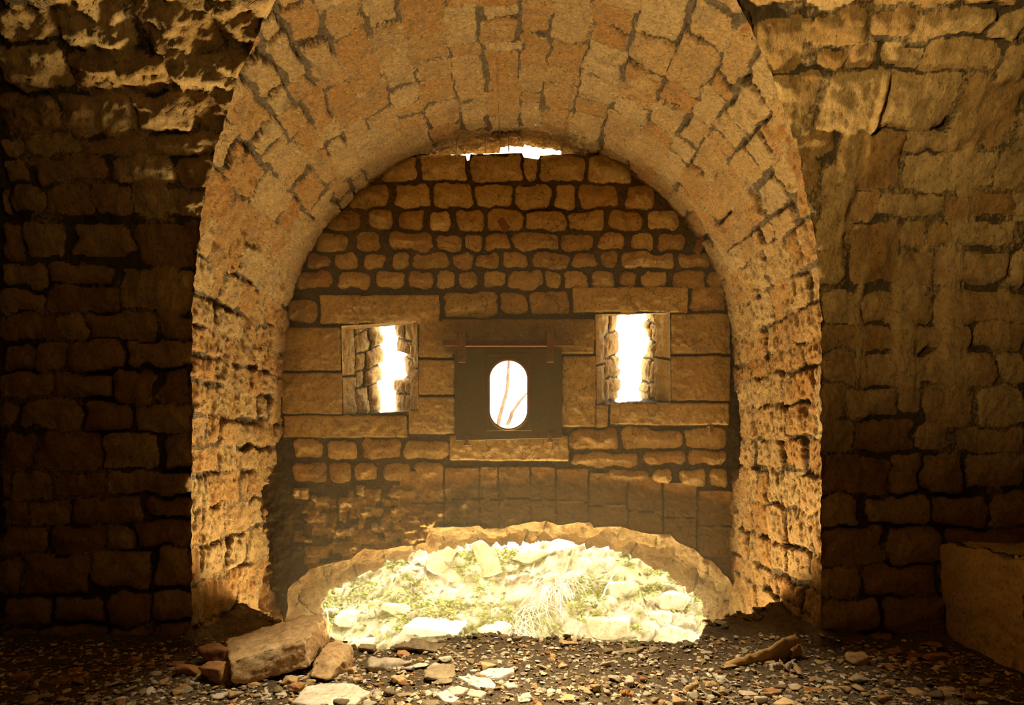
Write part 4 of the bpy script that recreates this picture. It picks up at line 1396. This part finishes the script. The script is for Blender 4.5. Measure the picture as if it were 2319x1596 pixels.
splinter('wood_sliver', [gp(1800, 1514, .02), gp(1806, 1526, .018), gp(1812, 1535, .012)], [0.008, 0.013, 0.008], 0.007, M_OCHRE,
         'short split sliver pointing at the viewer, right of the other short one', 305, 'sliver')
splinter('stone_sliver', [gp(1743, 1517, .012), gp(1758, 1516, .016), gp(1770, 1514, .014)], [0.006, 0.013, 0.008], 0.006, M_PALE,
         'bluish grey flat sliver left of the short ochre sliver', 306, 'sliver')
splinter('stone_sliver', [gp(1780, 1519, .014), gp(1790, 1513, .02), gp(1796, 1509, .02)], [0.006, 0.016, 0.01], 0.006, M_PALE,
         'bluish grey sliver between the two short ochre slivers', 307, 'sliver')
splinter('stone_sliver', [gp(1408, 1575, .01), gp(1422, 1577, .012), gp(1436, 1580, .01)], [0.005, 0.012, 0.004], 0.005, M_RUSSET,
         'dark red flat sliver in the gravel near the lower frame edge', 308, 'sliver')


# ------------------------------------------------------------------ gravel and loose chips
def free_spot(x, y):
    e = np.interp(x, _ex, _ey)
    return y < e - 0.03 and abs(x - XC) < (HALF - 0.06 if y > YF - 0.05 else 3.0) and y < (4.3 if abs(x) < 1.7 else YF - 0.05)


TEMPL = {}
for nm_, mt_ in (('ochre', M_OCHRE), ('russet', M_RUSSET), ('grey', M_GREY), ('pale', M_PALE), ('dark', M_DARKROCK)):
    L_ = []
    for i in range(5):
        P_ = rand_pts(900 + i * 7 + len(nm_), 1.0, 0.8, 0.45, 11)
        V_, F_ = rock_verts(P_, 3, 0.14, 900 + i, 24)
        V_[:, 2] -= V_[:, 2].min()
        L_.append(mesh_np('loose_chip_' + nm_, V_, F_, mt_))
    TEMPL[nm_] = L_

CHIP = {'ochre': ('small angular ochre chip, one of many scattered over the rubble floor', 'loose ochre chips on the floor'),
        'russet': ('small angular russet chip, one of many scattered over the rubble floor', 'loose russet chips on the floor'),
        'grey': ('small angular grey chip, one of many scattered over the rubble floor', 'loose grey chips on the floor'),
        'pale': ('small angular whitish chip, one of many scattered over the rubble floor', 'loose whitish chips on the floor'),
        'dark': ('small dark earthy chip, one of many scattered over the rubble floor', 'loose dark chips on the floor')}
BIG_SPOTS = [(ground_px(b[1], b[2])[0], ground_px(b[1], b[2])[1] + 0.05, b[3] / F * 3.2 * 0.55) for b in BASEROCKS] + [(-1.2, 3.35, 0.30), (-0.95, 3.3, 0.15), (-0.83, 2.95, 0.18), (-0.1, 3.0, 0.2)]


def clear(x, y):
    return all((x - a) ** 2 + (y - b) ** 2 > c * c for a, b, c in BIG_SPOTS)


n_chip = 0
while n_chip < 290:
    px = random.uniform(60, 2260)
    py = random.uniform(1470, 1600) if random.random() < 0.8 else random.uniform(1530, 1602)
    x, y, z = ground_px(px, py)
    if not free_spot(x, y) or not clear(x, y):
        continue
    right = px > 1500
    kd = random.choices(['ochre', 'russet', 'grey', 'pale', 'dark'], [4, 2.2 if not right else 1.2, 4, 2.6 if right else 1.4, 2])[0]
    s = random.uniform(0.026, 0.062) * (1.25 if py > 1545 else 0.9)
    me = random.choice(TEMPL[kd])
    o = bpy.data.objects.new('loose_chip', me)
    COL.objects.link(o)
    o.scale = (s, s * random.uniform(0.7, 1.1), s * random.uniform(0.55, 1.15))
    o.rotation_euler = (random.uniform(-0.25, 0.25), random.uniform(-0.25, 0.25), random.uniform(0, 6.28))
    o.location = (x, y, float(fz(x, y)) - 0.004)
    tag(o, CHIP[kd][0], 'stone', CHIP[kd][1])
    n_chip += 1


def scatter(name, n, smin, smax, pick, cols, mat, sub=1, flat=0.6, seed=3, power=2.2):
    r = np.random.default_rng(seed)
    D, Fq = ico(sub)
    T = []
    for i in range(10):
        V, _ = rock_verts(rand_pts(seed * 50 + i, 1, 0.85, flat, 10), sub, 0.16, seed + i, 30)
        T.append(V - V.mean(0))
    Vs, Fs, As = [], [], []
    off = 0
    k = 0
    while k < n:
        x, y, z, tilt = pick(r)
        s = smin + (smax - smin) * r.random() ** power
        V = T[r.integers(10)] * s * np.array([1, r.uniform(0.7, 1.1), r.uniform(0.5, 1.1)])
        a = r.uniform(0, 6.283)
        ca, sa = math.cos(a), math.sin(a)
        V = np.stack([V[:, 0] * ca - V[:, 1] * sa, V[:, 0] * sa + V[:, 1] * ca, V[:, 2]], -1)
        ta = r.normal(0, 0.25) + tilt
        ct, st_ = math.cos(ta), math.sin(ta)
        V = np.stack([V[:, 0], V[:, 1] * ct - V[:, 2] * st_, V[:, 1] * st_ + V[:, 2] * ct], -1)
        Vs.append(V + np.array([x, y, z + s * 0.12]))
        Fs.append(Fq + off)
        c = np.array(cols[r.integers(len(cols))]) * r.uniform(0.5, 1.05)
        As.append(np.tile(c[None], (len(V), 1)))
        off += len(V)
        k += 1
    me = mesh_np(name, np.concatenate(Vs), np.concatenate(Fs), mat, np.concatenate(As), smooth=False)
    return link(name, me)


def pick_floor(r):
    while True:
        px, py = r.uniform(-40, 2360), 1000 + 455 * (1 + (0.33 * r.random() ** 1.3 if r.random() < 0.86 else r.uniform(0.33, 0.9)))
        x, y, z = (px - CX) / F * (EYE * F / (py - HZ)), EYE * F / (py - HZ), 0
        if y > 4.3:
            continue
        if free_spot(x, y):
            return x, y, float(fz(x, y)), 0.0


GC = [(0.78, 0.60, 0.34), (0.64, 0.47, 0.25), (0.60, 0.33, 0.12), (0.86, 0.75, 0.54), (0.48, 0.35, 0.18), (0.74, 0.60, 0.38), (0.34, 0.23, 0.11)]
g = scatter('gravel', 12500, 0.007, 0.044, pick_floor, GC, M_GRAVEL, 1, 0.55, 5, 2.9)
tag(g, 'mixed brown and grey gravel covering the earth floor', 'gravel', kind='stuff')


def pick_edge(r):
    while True:
        x = r.uniform(-1.65, 1.65)
        e = float(np.interp(x, _ex, _ey))
        y = e + r.normal(-0.02, 0.05)
        if abs(x - XC) < HALF - 0.05:
            return x, y, float(fz(x, y)), 0.0


g = scatter('edge_rubble', 420, 0.015, 0.07, pick_edge, [(0.22, 0.16, 0.08), (0.30, 0.21, 0.11), (0.16, 0.12, 0.06), (0.24, 0.20, 0.07)], M_GRAVEL, 2, 0.6, 9)
tag(g, 'dark crumbs and clods along the broken edge of the floor', 'rubble', kind='stuff')


# ------------------------------------------------------------------ plastered ledge at the right
def build_ledge():
    x0, y0, y1, zt = 2.352, 2.2, 3.70, 0.574
    # left face, top and near end as one displaced skin
    us = np.concatenate([np.linspace(-0.15, zt, 70), zt + np.linspace(0.01, 1.3, 50)])
    ys = np.linspace(y0, y1, 140)
    U, Y = np.meshgrid(us, ys)
    face = U <= zt
    X = np.where(face, x0, x0 + (U - zt))
    Z = np.where(face, U, zt)
    P = np.stack([X, Y, Z], -1)
    Hh, Mk, To, Hu = stone_field(Y, U, [(3.16, 3.9, 0.02, zt - 0.005), (2.5, 3.13, -0.2, zt - 0.005), (1.5, 2.47, -0.2, zt)], 71, depth=0.02, warp=0.008, edge=0.012, pillow=0.004, rad=0.012)
    Hh = Hh + fbm(P, 10, 5, 72, 0.6) * 0.008
    To[:] = 0.7 + 0.2 * fbm(P, 3, 3, 73)
    lo = sstep(0.26, 0.20, Z + 0.03 * fbm(P, 6, 3, 74))
    Hh = Hh - 0.012 * lo
    rim = np.exp(-np.abs(U - zt) / 0.03)
    dx = np.where(face, -Hh, 0) + rim * 0.012 * (1 + fbm(P, 14, 4, 75))
    dz = np.where(face, 0, Hh) - rim * 0.012 * (1 + fbm(P, 14, 4, 76))
    Q = P + np.stack([dx, 0 * dx, dz], -1)
    A = np.stack([To, np.maximum(Mk, (~face) * 0.6), Hu * 0.3], -1)
    Vt = Q.reshape(-1, 3)
    fq = grid_faces(len(ys), len(us))
    # near end closes it
    n = len(us)
    endv = np.stack([Q[0, :, 0], Q[0, :, 1], np.full(n, -0.15)], -1)
    b0 = len(Vt)
    Vt = np.concatenate([Vt, endv])
    i = np.arange(n - 1)
    fq = np.concatenate([fq, np.stack([i, b0 + i, b0 + i + 1, i + 1], -1)])
    Aall = np.concatenate([A.reshape(-1, 3), np.tile([[0.6, 1, 0.1]], (n, 1))])
    base = np.array([x0 + 0.6, (y0 + y1) / 2, 0.0])
    o = link('masonry_ledge', mesh_np('masonry_ledge', Vt - base, fq, M_BENCH, Aall), loc=tuple(base))
    tag(o, 'plastered tawny masonry ledge with a cracked face at the right end of the room', 'ledge')


build_ledge()


# ------------------------------------------------------------------ iron shutter with the oval port
def mesh_bm(name, bm, mat, parent=None, loc=None, smooth=False):
    bmesh.ops.recalc_face_normals(bm, faces=bm.faces)
    me = bpy.data.meshes.new(name)
    bm.to_mesh(me)
    bm.free()
    me.materials.append(mat)
    if smooth:
        me.polygons.foreach_set('use_smooth', np.ones(len(me.polygons), bool))
    return link(name, me, parent, loc)


def bm_box(bm, c, s, bev=0.003, rot=None):
    r = bmesh.ops.create_cube(bm, size=1.0)
    vs_ = r['verts']
    for v in vs_:
        v.co = Vector((v.co.x * s[0], v.co.y * s[1], v.co.z * s[2]))
        if rot is not None:
            v.co.rotate(rot)
        v.co += Vector(c)
    if bev:
        es = list({e for v in vs_ for e in v.link_edges})
        bmesh.ops.bevel(bm, geom=es, offset=bev, segments=2, affect='EDGES', profile=0.5)


def bm_cyl(bm, c, r, h, axis='Y', seg=20, bev=0.0):
    from mathutils import Matrix
    rot = {'Y': Matrix.Rotation(math.pi / 2, 4, 'X'), 'X': Matrix.Rotation(math.pi / 2, 4, 'Y'), 'Z': Matrix()}[axis]
    r_ = bmesh.ops.create_cone(bm, cap_ends=True, segments=seg, radius1=r, radius2=r, depth=h, matrix=Matrix.Translation(c) @ rot)
    if bev:
        es = [e for e in {e for v in r_['verts'] for e in v.link_edges} if len(e.link_faces) == 2 and e.calc_face_angle(0) > 0.8]
        bmesh.ops.bevel(bm, geom=es, offset=bev, segments=2, affect='EDGES')


def stadium(cx, cz, a, hz, n=72):
    out = []
    for i in range(n):
        t = 2 * math.pi * i / n
        x, z = a * math.cos(t), a * math.sin(t)
        z += (hz - a) * (1 if math.sin(t) >= 0 else -1)
        out.append((cx + x, cz + z))
    return out


def rect_at(corners, n=72, c=None):
    """n points on a quad outline, by angle as the stadium runs"""
    P = np.array(corners, float)
    c = P.mean(0) if c is None else np.array(c)
    out = []
    for i in range(n):
        t = 2 * math.pi * i / n
        d = np.array([math.cos(t), math.sin(t)])
        best = None
        for j in range(4):
            a, b = P[j] - c, P[(j + 1) % 4] - c
            m = np.array([d, -(b - a)]).T
            det = np.linalg.det(m)
            if abs(det) < 1e-9:
                continue
            s, u = np.linalg.solve(m, a)
            if s > 0 and -1e-6 <= u <= 1 + 1e-6 and (best is None or s < best):
                best = s
        out.append(tuple(c + d * best))
    out = np.array(out)
    for q in P:
        out[np.argmin(np.hypot(*(out - q).T))] = q
    return [tuple(p) for p in out]


def ring_plate(name, outer, inner, yf, yb, mat, parent, org, bev=0.004):
    n = len(outer)
    bm = bmesh.new()
    def ring(pts, y):
        return [bm.verts.new((p[0] - org[0], y - org[1], p[1] - org[2])) for p in pts]
    def shrink(pts, amt, out=True):
        P = np.array(pts)
        c = P.mean(0)
        d = P - c
        L = np.hypot(*d.T)[:, None]
        return [tuple(q) for q in c + d * (1 + (-amt if out else amt) / L)]
    loops = [ring(inner, yb), ring(inner, yf + bev), ring(shrink(inner, bev, False), yf), ring(shrink(outer, bev), yf), ring(outer, yf + bev), ring(outer, yb)]
    for a, b in zip(loops, loops[1:] + loops[:1]):
        for i in range(n):
            bm.faces.new((a[i], a[(i + 1) % n], b[(i + 1) % n], b[i]))
    return mesh_bm(name, bm, mat, parent)


def build_shutter():
    yp = YB - 0.055
    k = lambda px, py: back_px(px, py, yp)
    org = (k(1152, 0)[0], yp, k(0, 996)[1])
    root = bpy.data.objects.new('iron_shutter', None)
    root.location = org
    COL.objects.link(root)
    tag(root, 'dark iron shutter plate with a tall oval port, hung on a rail between the loopholes', 'shutter')
    outer = [k(1273, 992), k(1272, 787), k(1029, 790), k(1032, 998)]
    cx, cz = k(1151.5, 893)
    a, hz = 42.5 / F * yp, 77 / F * yp
    ov = stadium(cx, cz, a, hz)
    ring_plate('plate', rect_at(outer, 72, (cx, cz)), ov, yp, yp + 0.035, M_IRON, root, org)
    # plain centre strip and rim around the port
    st_ = [k(1204, 975), k(1203, 800), k(1101, 801), k(1102, 976)]
    ring_plate('port_frame', rect_at(st_, 72, (cx, cz)), stadium(cx, cz, a + 0.004, hz + 0.004), yp - 0.008, yp, M_IRON, root, org, 0.003)
    ring_plate('port_rim', stadium(cx, cz, a + 0.016, hz + 0.016), stadium(cx, cz, a - 0.001, hz - 0.001), yp - 0.014, yp + 0.02, M_RUST, root, org, 0.003)

    def loc(px, py, dy):
        x, z = k(px, py)
        return Vector((x - org[0], dy, z - org[2]))
    # rail: an angle bar
    bm = bmesh.new()
    c = (loc(1003, 779, 0) + loc(1299, 776, 0)) / 2
    bm_box(bm, (c.x, -0.012, c.z), (296 / F * yp, 0.016, 0.045), 0.003)
    bm_box(bm, (c.x, -0.032, c.z - 0.024), (192 / F * yp, 0.05, 0.007), 0.002)
    mesh_bm('rail', bm, M_RUST, root)
    for px, nm in ((1047.5, 'hanger'), (1245.5, 'hanger')):
        bm = bmesh.new()
        cc = loc(px, 780, 0)
        bm_box(bm, (cc.x, -0.050, cc.z), (0.052, 0.012, 84 / F * yp), 0.003)
        hg = mesh_bm(nm, bm, M_RUST, root)
        bm = bmesh.new()
        c2 = loc(px, 760, 0)
        bm_cyl(bm, (c2.x, -0.030, c2.z), 0.042, 0.022, 'Y', 28, 0.003)
        mesh_bm('roller', bm, M_IRON, hg)
        for py in (757, 797, 815):
            bm = bmesh.new()
            c3 = loc(px, py, 0)
            bm_cyl(bm, (c3.x, -0.061, c3.z), 0.010, 0.012, 'Y', 6, 0.001)
            mesh_bm('bolt', bm, M_IRON, hg)
    for px, py in ((1012, 781), (1094, 778), (1210, 775), (1290, 772)):
        bm = bmesh.new()
        c3 = loc(px, py, 0)
        bm_cyl(bm, (c3.x, -0.026, c3.z), 0.0145, 0.016, 'Y', 6, 0.002)
        mesh_bm('bolt', bm, M_RUST, root)
    for px, py in ((1093, 988), (1214, 985), (1092, 958), (1213, 830), (1212, 952)):
        bm = bmesh.new()
        c3 = loc(px, py, 0)
        bm_cyl(bm, (c3.x, -0.004, c3.z), 0.009, 0.010, 'Y', 14, 0.002)
        mesh_bm('rivet', bm, M_IRON, root)
    for px, py in ((1057, 997), (1246, 990)):
        bm = bmesh.new()
        cc = loc(px, py, 0)
        bm_box(bm, (cc.x, -0.014, cc.z), (0.026, 0.028, 0.075), 0.003)
        bm_box(bm, (cc.x, 0.016, cc.z - 0.030), (0.040, 0.040, 0.020), 0.003)
        ct = mesh_bm('catch', bm, M_RUST, root)
        bm = bmesh.new()
        bm_cyl(bm, (cc.x, -0.031, cc.z + 0.016), 0.012, 0.012, 'Y', 6, 0.002)
        mesh_bm('bolt', bm, M_IRON, ct)


build_shutter()


def iron_plate(corners, label):
    y = YB - 0.045
    P = [back_px(a, b, y) for a, b in corners]
    c = np.mean(P, axis=0)
    bm = bmesh.new()
    f = [bm.verts.new((p[0] - c[0], -0.004, p[1] - c[1])) for p in P]
    b = [bm.verts.new((p[0] - c[0], 0.006, p[1] - c[1])) for p in P]
    bm.faces.new(f)
    bm.faces.new(b[::-1])
    for i in range(4):
        bm.faces.new((f[i], b[i], b[(i + 1) % 4], f[(i + 1) % 4]))
    bmesh.ops.bevel(bm, geom=list(bm.edges), offset=0.002, segments=2, affect='EDGES')
    # stub that holds it in the joint
    o = mesh_bm('iron_plate', bm, M_RUST, None, (c[0], y, c[1]))
    bm = bmesh.new()
    bm_cyl(bm, (0, 0.035, 0), 0.012, 0.07, 'Y', 12)
    mesh_bm('stub', bm, M_RUST, o)
    tag(o, label, 'plate')


iron_plate([(1125, 500), (1138, 491), (1156, 515), (1142, 529)], 'small rusty iron plate set aslant in the wall high above the shutter')
iron_plate([(1571, 567), (1580, 541), (1600, 546), (1584, 577)], 'small rusty iron plate on the wall close under the vault\'s right curve')
bm = bmesh.new()
bm_cyl(bm, (0, 0, 0), 0.012, 0.10, 'Y', 10, 0.002)
bm_box(bm, (0, -0.05, -0.02), (0.03, 0.012, 0.06), 0.003)
_x, _z = back_px(1604, 966)
pg = mesh_bm('iron_peg', bm, M_RUST, None, (_x, YB - 0.03, _z))
tag(pg, 'small rusty iron peg below the sill stone of the right loophole', 'peg')

# drip stones under the crown
for px, py0, py1, lb in ((1100, 322, 346, 'longest thin white drip stone hanging from the crown gap'), (1152, 330, 344, 'short white drip stone left of the bright gap'),
                         (1035, 340, 354, 'short white drip stone above the wall head\'s left stone')):
    y = 5.17
    x, z1 = back_px(px, py0 - 4, y)
    _, z0 = back_px(px, py1, y)
    zt = SPR + RISE * (1 - (abs(x - XC) / HALF) ** EXPO) ** (1 / EXPO)
    bm = bmesh.new()
    L = zt + 0.03 - z0
    bmesh.ops.create_cone(bm, cap_ends=True, segments=10, radius1=0.004, radius2=0.009, depth=L)
    o = mesh_bm('drip_stone', bm, M_PALE, None, (x, y, z0 + L / 2), True)
    tag(o, lb, 'drip stone')


# ------------------------------------------------------------------ bank outside
_by = np.array([5.3, 5.9, 6.5, 7.1, 7.7, 8.6, 10.0, 12.0])
_bz = np.array([-1.9, -1.75, -1.25, -0.55, 0.12, 0.75, 1.55, 2.2])


def bz(x, y):
    P = np.stack([np.asarray(x, float), np.asarray(y, float), np.asarray(x, float) * 0], -1)
    z = np.interp(P[..., 1], _by, _bz)
    st = fbm(P * np.array([0.6, 1.6, 1]), 1.6, 5, 801, 0.55) * 0.16
    return z + st + fbm(P, 7, 4, 802, 0.6) * 0.06


def bank_px(px, py):
    t = np.linspace(5.9, 11.5, 900)
    x = (px - CX) / F * t
    z = EYE + (HZ - py) / F * t
    d = z - bz(x, t)
    i = int(np.argmax(d < 0)) if (d < 0).any() else len(t) - 1
    return float(x[i]), float(t[i]), float(bz(x[i], t[i]))


def build_bank():
    y = np.concatenate([np.arange(5.3, 8.4, 0.02), np.arange(8.4, 12, 0.08)])
    x = np.arange(-4.5, 4.5, 0.024)
    X, Y = np.meshgrid(x, y)
    Z = bz(X, Y)
    P = np.stack([X, Y, Z], -1)
    led = np.abs(fbm(P * np.array([1, 1, 2.2]), 5, 4, 811))
    P[..., 1] -= led * 0.10
    P[..., 2] += fbm(P, 25, 4, 812) * 0.015
    structure('ground_bank', mesh_np('ground_bank', P.reshape(-1, 3), grid_faces(len(y), len(x)), M_BANK), 'steep sunlit mossy bank seen through the openings', 'bank')


build_bank()


def bank_rock(name, px, py, wpx, hpx, mat, label, seed, cat='rock', rough=0.1, tilt=0.0):
    x, y, z = bank_px(px, py)
    w, h = wpx / F * y, hpx / F * y
    V, Fq = rock_verts(rand_pts(seed, w, max(w * 0.6, h * 0.7), h, 12), 4, rough, seed)
    V = V - V.mean(0)
    o = link(name, mesh_np(name, V, Fq, mat), loc=(x, y, z))
    o.rotation_euler = (0, tilt, 0)
    tag(o, label, cat)
    return o


for a in (('bank_rock', 822, 1456, 70, 44, M_PALE, 'pale rock at the foot of the bank, just past the squarish ochre block', 851),
          ('bank_rock', 876, 1438, 38, 40, M_PALE, 'upright pale rock on the bank, right of the pale rock at its foot', 852),
          ('bank_rock', 862, 1470, 44, 34, M_PALE, 'small pale rock below the upright one', 853),
          ('bank_rock', 1515, 1362, 90, 44, M_PALE, 'upper pale rock of two stacked on the right side of the bank', 854),
          ('bank_rock', 1500, 1402, 70, 50, M_PALE, 'lower pale rock of two stacked on the right side of the bank', 855),
          ('bank_rock', 980, 1418, 150, 44, M_PALE, 'long slanting pale rock face low in the middle of the bank', 856),
          ('bank_rock', 1120, 1424, 90, 40, M_MOSSROCK, 'mossy rock right of the long slanting pale rock', 857),
          ('bank_rock', 1400, 1340, 60, 50, M_MOSSROCK, 'rounded green mossy rock high on the right of the bank', 858),
          ('bank_rock', 1380, 1420, 110, 50, M_PALE, 'broad pale rock low on the right of the bank', 859),
          ('bank_rock', 905, 1385, 90, 50, M_MOSSROCK, 'mossy rock on the left of the bank under the tiles', 860),
          ('bank_rock', 790, 1400, 80, 40, M_PALE, 'pale rock on the bank behind the raised end of the largest slab', 861),
          ('bank_rock', 1200, 1260, 110, 34, M_MOSSROCK, 'mossy stone overhanging a dark hollow at the top of the bank', 862),
          ('bank_rock', 1520, 1440, 90, 36, M_PALE, 'low pale rock at the foot of the bank, far right', 863)):
    bank_rock(*a)


# broken curved tiles
def tile(px, py, wpx, hpx, rot, label, seed):
    x, y, z = bank_px(px, py)
    w, h = wpx / F * y, hpx / F * y
    n, m = 14, 12
    V = []
    for layer in (0, 1):
        for i in range(n):
            for j in range(m):
                a = (j / (m - 1) - 0.5) * 1.9
                rr = w * 0.62 - layer * 0.014
                edge = 0.04 * h * float(vnoise(np.array([[j * 0.9, seed, layer * 0.0]]), seed)[0])
                V.append((rr * math.sin(a), -rr * math.cos(a) + w * 0.4, (i / (n - 1) - 0.5) * h + edge))
    V = np.array(V)
    c, s = math.cos(rot), math.sin(rot)
    V = np.stack([V[:, 0] * c + V[:, 2] * s, V[:, 1], -V[:, 0] * s + V[:, 2] * c], -1)
    V[:, 1] += V[:, 2] * 0.5
    f0 = grid_faces(n, m)
    f1 = grid_faces(n, m)[:, ::-1] + n * m
    rim = []
    loop = [(0, j) for j in range(m)] + [(i, m - 1) for i in range(1, n)] + [(n - 1, j) for j in range(m - 2, -1, -1)] + [(i, 0) for i in range(n - 2, 0, -1)]
    for p, q in zip(loop, loop[1:] + loop[:1]):
        a, b = p[0] * m + p[1], q[0] * m + q[1]
        rim.append((a, b, b + n * m, a + n * m))
    o = link('roof_tile', mesh_np('roof_tile', V, np.concatenate([f0, f1, np.array(rim)]), M_TILE), loc=(x, y - 0.05, z + 0.02))
    tag(o, label, 'tile')


tile(1000, 1262, 52, 70, 0.5, 'broken orange clay tile stuck in the bank, left of two', 871)
tile(1102, 1262, 48, 84, -0.35, 'broken orange clay tile slanting down the bank, right of two', 872)


def tuft(name, n, pick, length, width, cols, mat, seed, label, cat, droop=0.5):
    r = np.random.default_rng(seed)
    V, Fq, A = [], [], []
    for i in range(n):
        x, y, z = pick(r)
        L, w = r.uniform(*length), r.uniform(*width)
        a = r.uniform(0, 6.283)
        lean = np.array([math.cos(a), math.sin(a) - 0.4, r.uniform(0.3, 1.2) * (1 - droop) - droop * 0.4])
        lean /= np.linalg.norm(lean)
        sd = np.cross(lean, r.normal(size=3))
        sd /= np.linalg.norm(sd)
        b = len(V)
        p = np.array([x, y, z])
        mid = p + lean * L * 0.55
        tip = p + lean * L + np.array([0, 0, -droop * L * 0.4])
        V += [p - sd * w * 0.5, p + sd * w * 0.5, mid + sd * w, mid - sd * w, tip + sd * w * 0.15, tip - sd * w * 0.15]
        Fq += [(b, b + 1, b + 2, b + 3), (b + 3, b + 2, b + 4, b + 5)]
        c = np.array(cols[r.integers(len(cols))]) * r.uniform(0.75, 1.2)
        A += [c] * 6
    o = link(name, mesh_np(name, np.array(V), np.array(Fq), mat, np.array(A)))
    tag(o, label, cat, kind='stuff')
    return o


def pick_moss(r):
    while True:
        px, py = r.uniform(700, 1620), r.uniform(1215, 1470)
        q = np.array([[px * 0.012, py * 0.018, 3.3]])
        if float(fbm(q, 1.0, 3, 821)[0]) < r.uniform(-0.1, 0.5):
            continue
        x, y, z = bank_px(px, py)
        return x, y - 0.02, z


tuft('moss', 5200, pick_moss, (0.02, 0.07), (0.006, 0.018), [(0.42, 0.50, 0.08), (0.30, 0.38, 0.06), (0.55, 0.60, 0.20), (0.60, 0.58, 0.30)], M_MOSS, 822,
     'bright yellow green moss and small leaves covering the bank', 'moss', 0.2)


def pick_straw(r):
    t = r.random()
    px, py = 1290 - 140 * t + r.normal(0, 14), 1300 + 140 * t + r.normal(0, 10)
    x, y, z = bank_px(px, py)
    return x, y - 0.04, z + 0.02


tuft('straw', 500, pick_straw, (0.10, 0.32), (0.002, 0.005), [(0.85, 0.78, 0.58), (0.75, 0.64, 0.42), (0.9, 0.85, 0.7)], M_STRAW, 823,
     'pale dry straw trailing down the middle of the bank', 'straw', 0.9)


def stick(pts, rad, label, seed, mat=M_PALE, nm='dead_twig', cat='twig'):
    P = np.array(pts)
    n, m = 24, 8
    t = np.linspace(0, 1, n)
    C = np.stack([np.interp(t, np.linspace(0, 1, len(P)), P[:, i]) for i in range(3)], -1)
    C += np.stack([fbm(np.stack([t * 3, t * 0, t * 0 + seed], -1), 1, 3, seed + k) for k in range(3)], -1) * rad * 1.2
    V = []
    for i in range(n):
        rr = rad * (1 - 0.55 * t[i])
        for j in range(m):
            a = 2 * math.pi * j / m
            V.append(C[i] + np.array([math.cos(a) * rr, math.sin(a) * rr, math.sin(a) * rr * 0.6]))
    o = link(nm, mesh_np(nm, np.array(V), grid_faces(n, m, closed=True), mat))
    tag(o, label, cat)
    return o


def bp(px, py, lift=0.04):
    x, y, z = bank_px(px, py)
    return (x, y - lift, z + lift * 0.5)


stick([bp(1362, 1350), bp(1378, 1325), bp(1398, 1290)], 0.012, 'straight pale twig standing against the bank, right of the straw', 1)
stick([bp(1350, 1320), bp(1376, 1319)], 0.007, 'short thin twig crossing the straight pale twig', 2)
stick([bp(1204, 1305), bp(1212, 1275), bp(1216, 1250)], 0.012, 'short pale twig hanging under the mossy overhang', 3)
stick([bp(738, 1370), bp(746, 1410), bp(756, 1452)], 0.008, 'thin pale twig at the left rim of the bank', 4)
_y = 7.2
stick([corner(1128, 985, _y), corner(1142, 900, _y), corner(1150, 850, _y), corner(1160, 800, _y), corner(1168, 700, _y)], 0.022,
      'thin tree stem seen through the oval port', 5, M_WOOD, 'sapling', 'sapling')
stick([corner(1150, 960, _y), corner(1168, 925, _y), corner(1196, 893, _y), corner(1240, 850, _y)], 0.022,
      'slanting branch seen through the lower right of the oval port', 6, M_WOOD, 'bare_branch', 'branch')


# ------------------------------------------------------------------ haze in the embrasure, added in place of lens glare
def build_haze():
    m = bpy.data.materials.new('glare_haze')
    m.use_nodes = True
    nt = m.node_tree
    nt.nodes.remove(nt.nodes['Principled BSDF'])
    v = nt.nodes.new('ShaderNodeVolumeScatter')
    v.inputs['Color'].default_value = (1.0, 0.92, 0.62, 1)
    v.inputs['Density'].default_value = 0.028
    v.inputs['Anisotropy'].default_value = 0.3
    nt.links.new(v.outputs[0], nt.nodes['Material Output'].inputs['Volume'])
    bm = bmesh.new()
    r = bmesh.ops.create_cube(bm, size=1.0)
    for q in r['verts']:
        q.co = Vector((XC + q.co.x * 2.9, 4.50 + q.co.y * 1.15, 1.15 + q.co.z * 2.5))
    me = bpy.data.meshes.new('haze')
    bm.to_mesh(me)
    bm.free()
    me.materials.append(m)
    o = link('haze', me)
    tag(o, 'thin haze added for the glare round the openings in the embrasure', 'haze', kind='stuff')


build_haze()
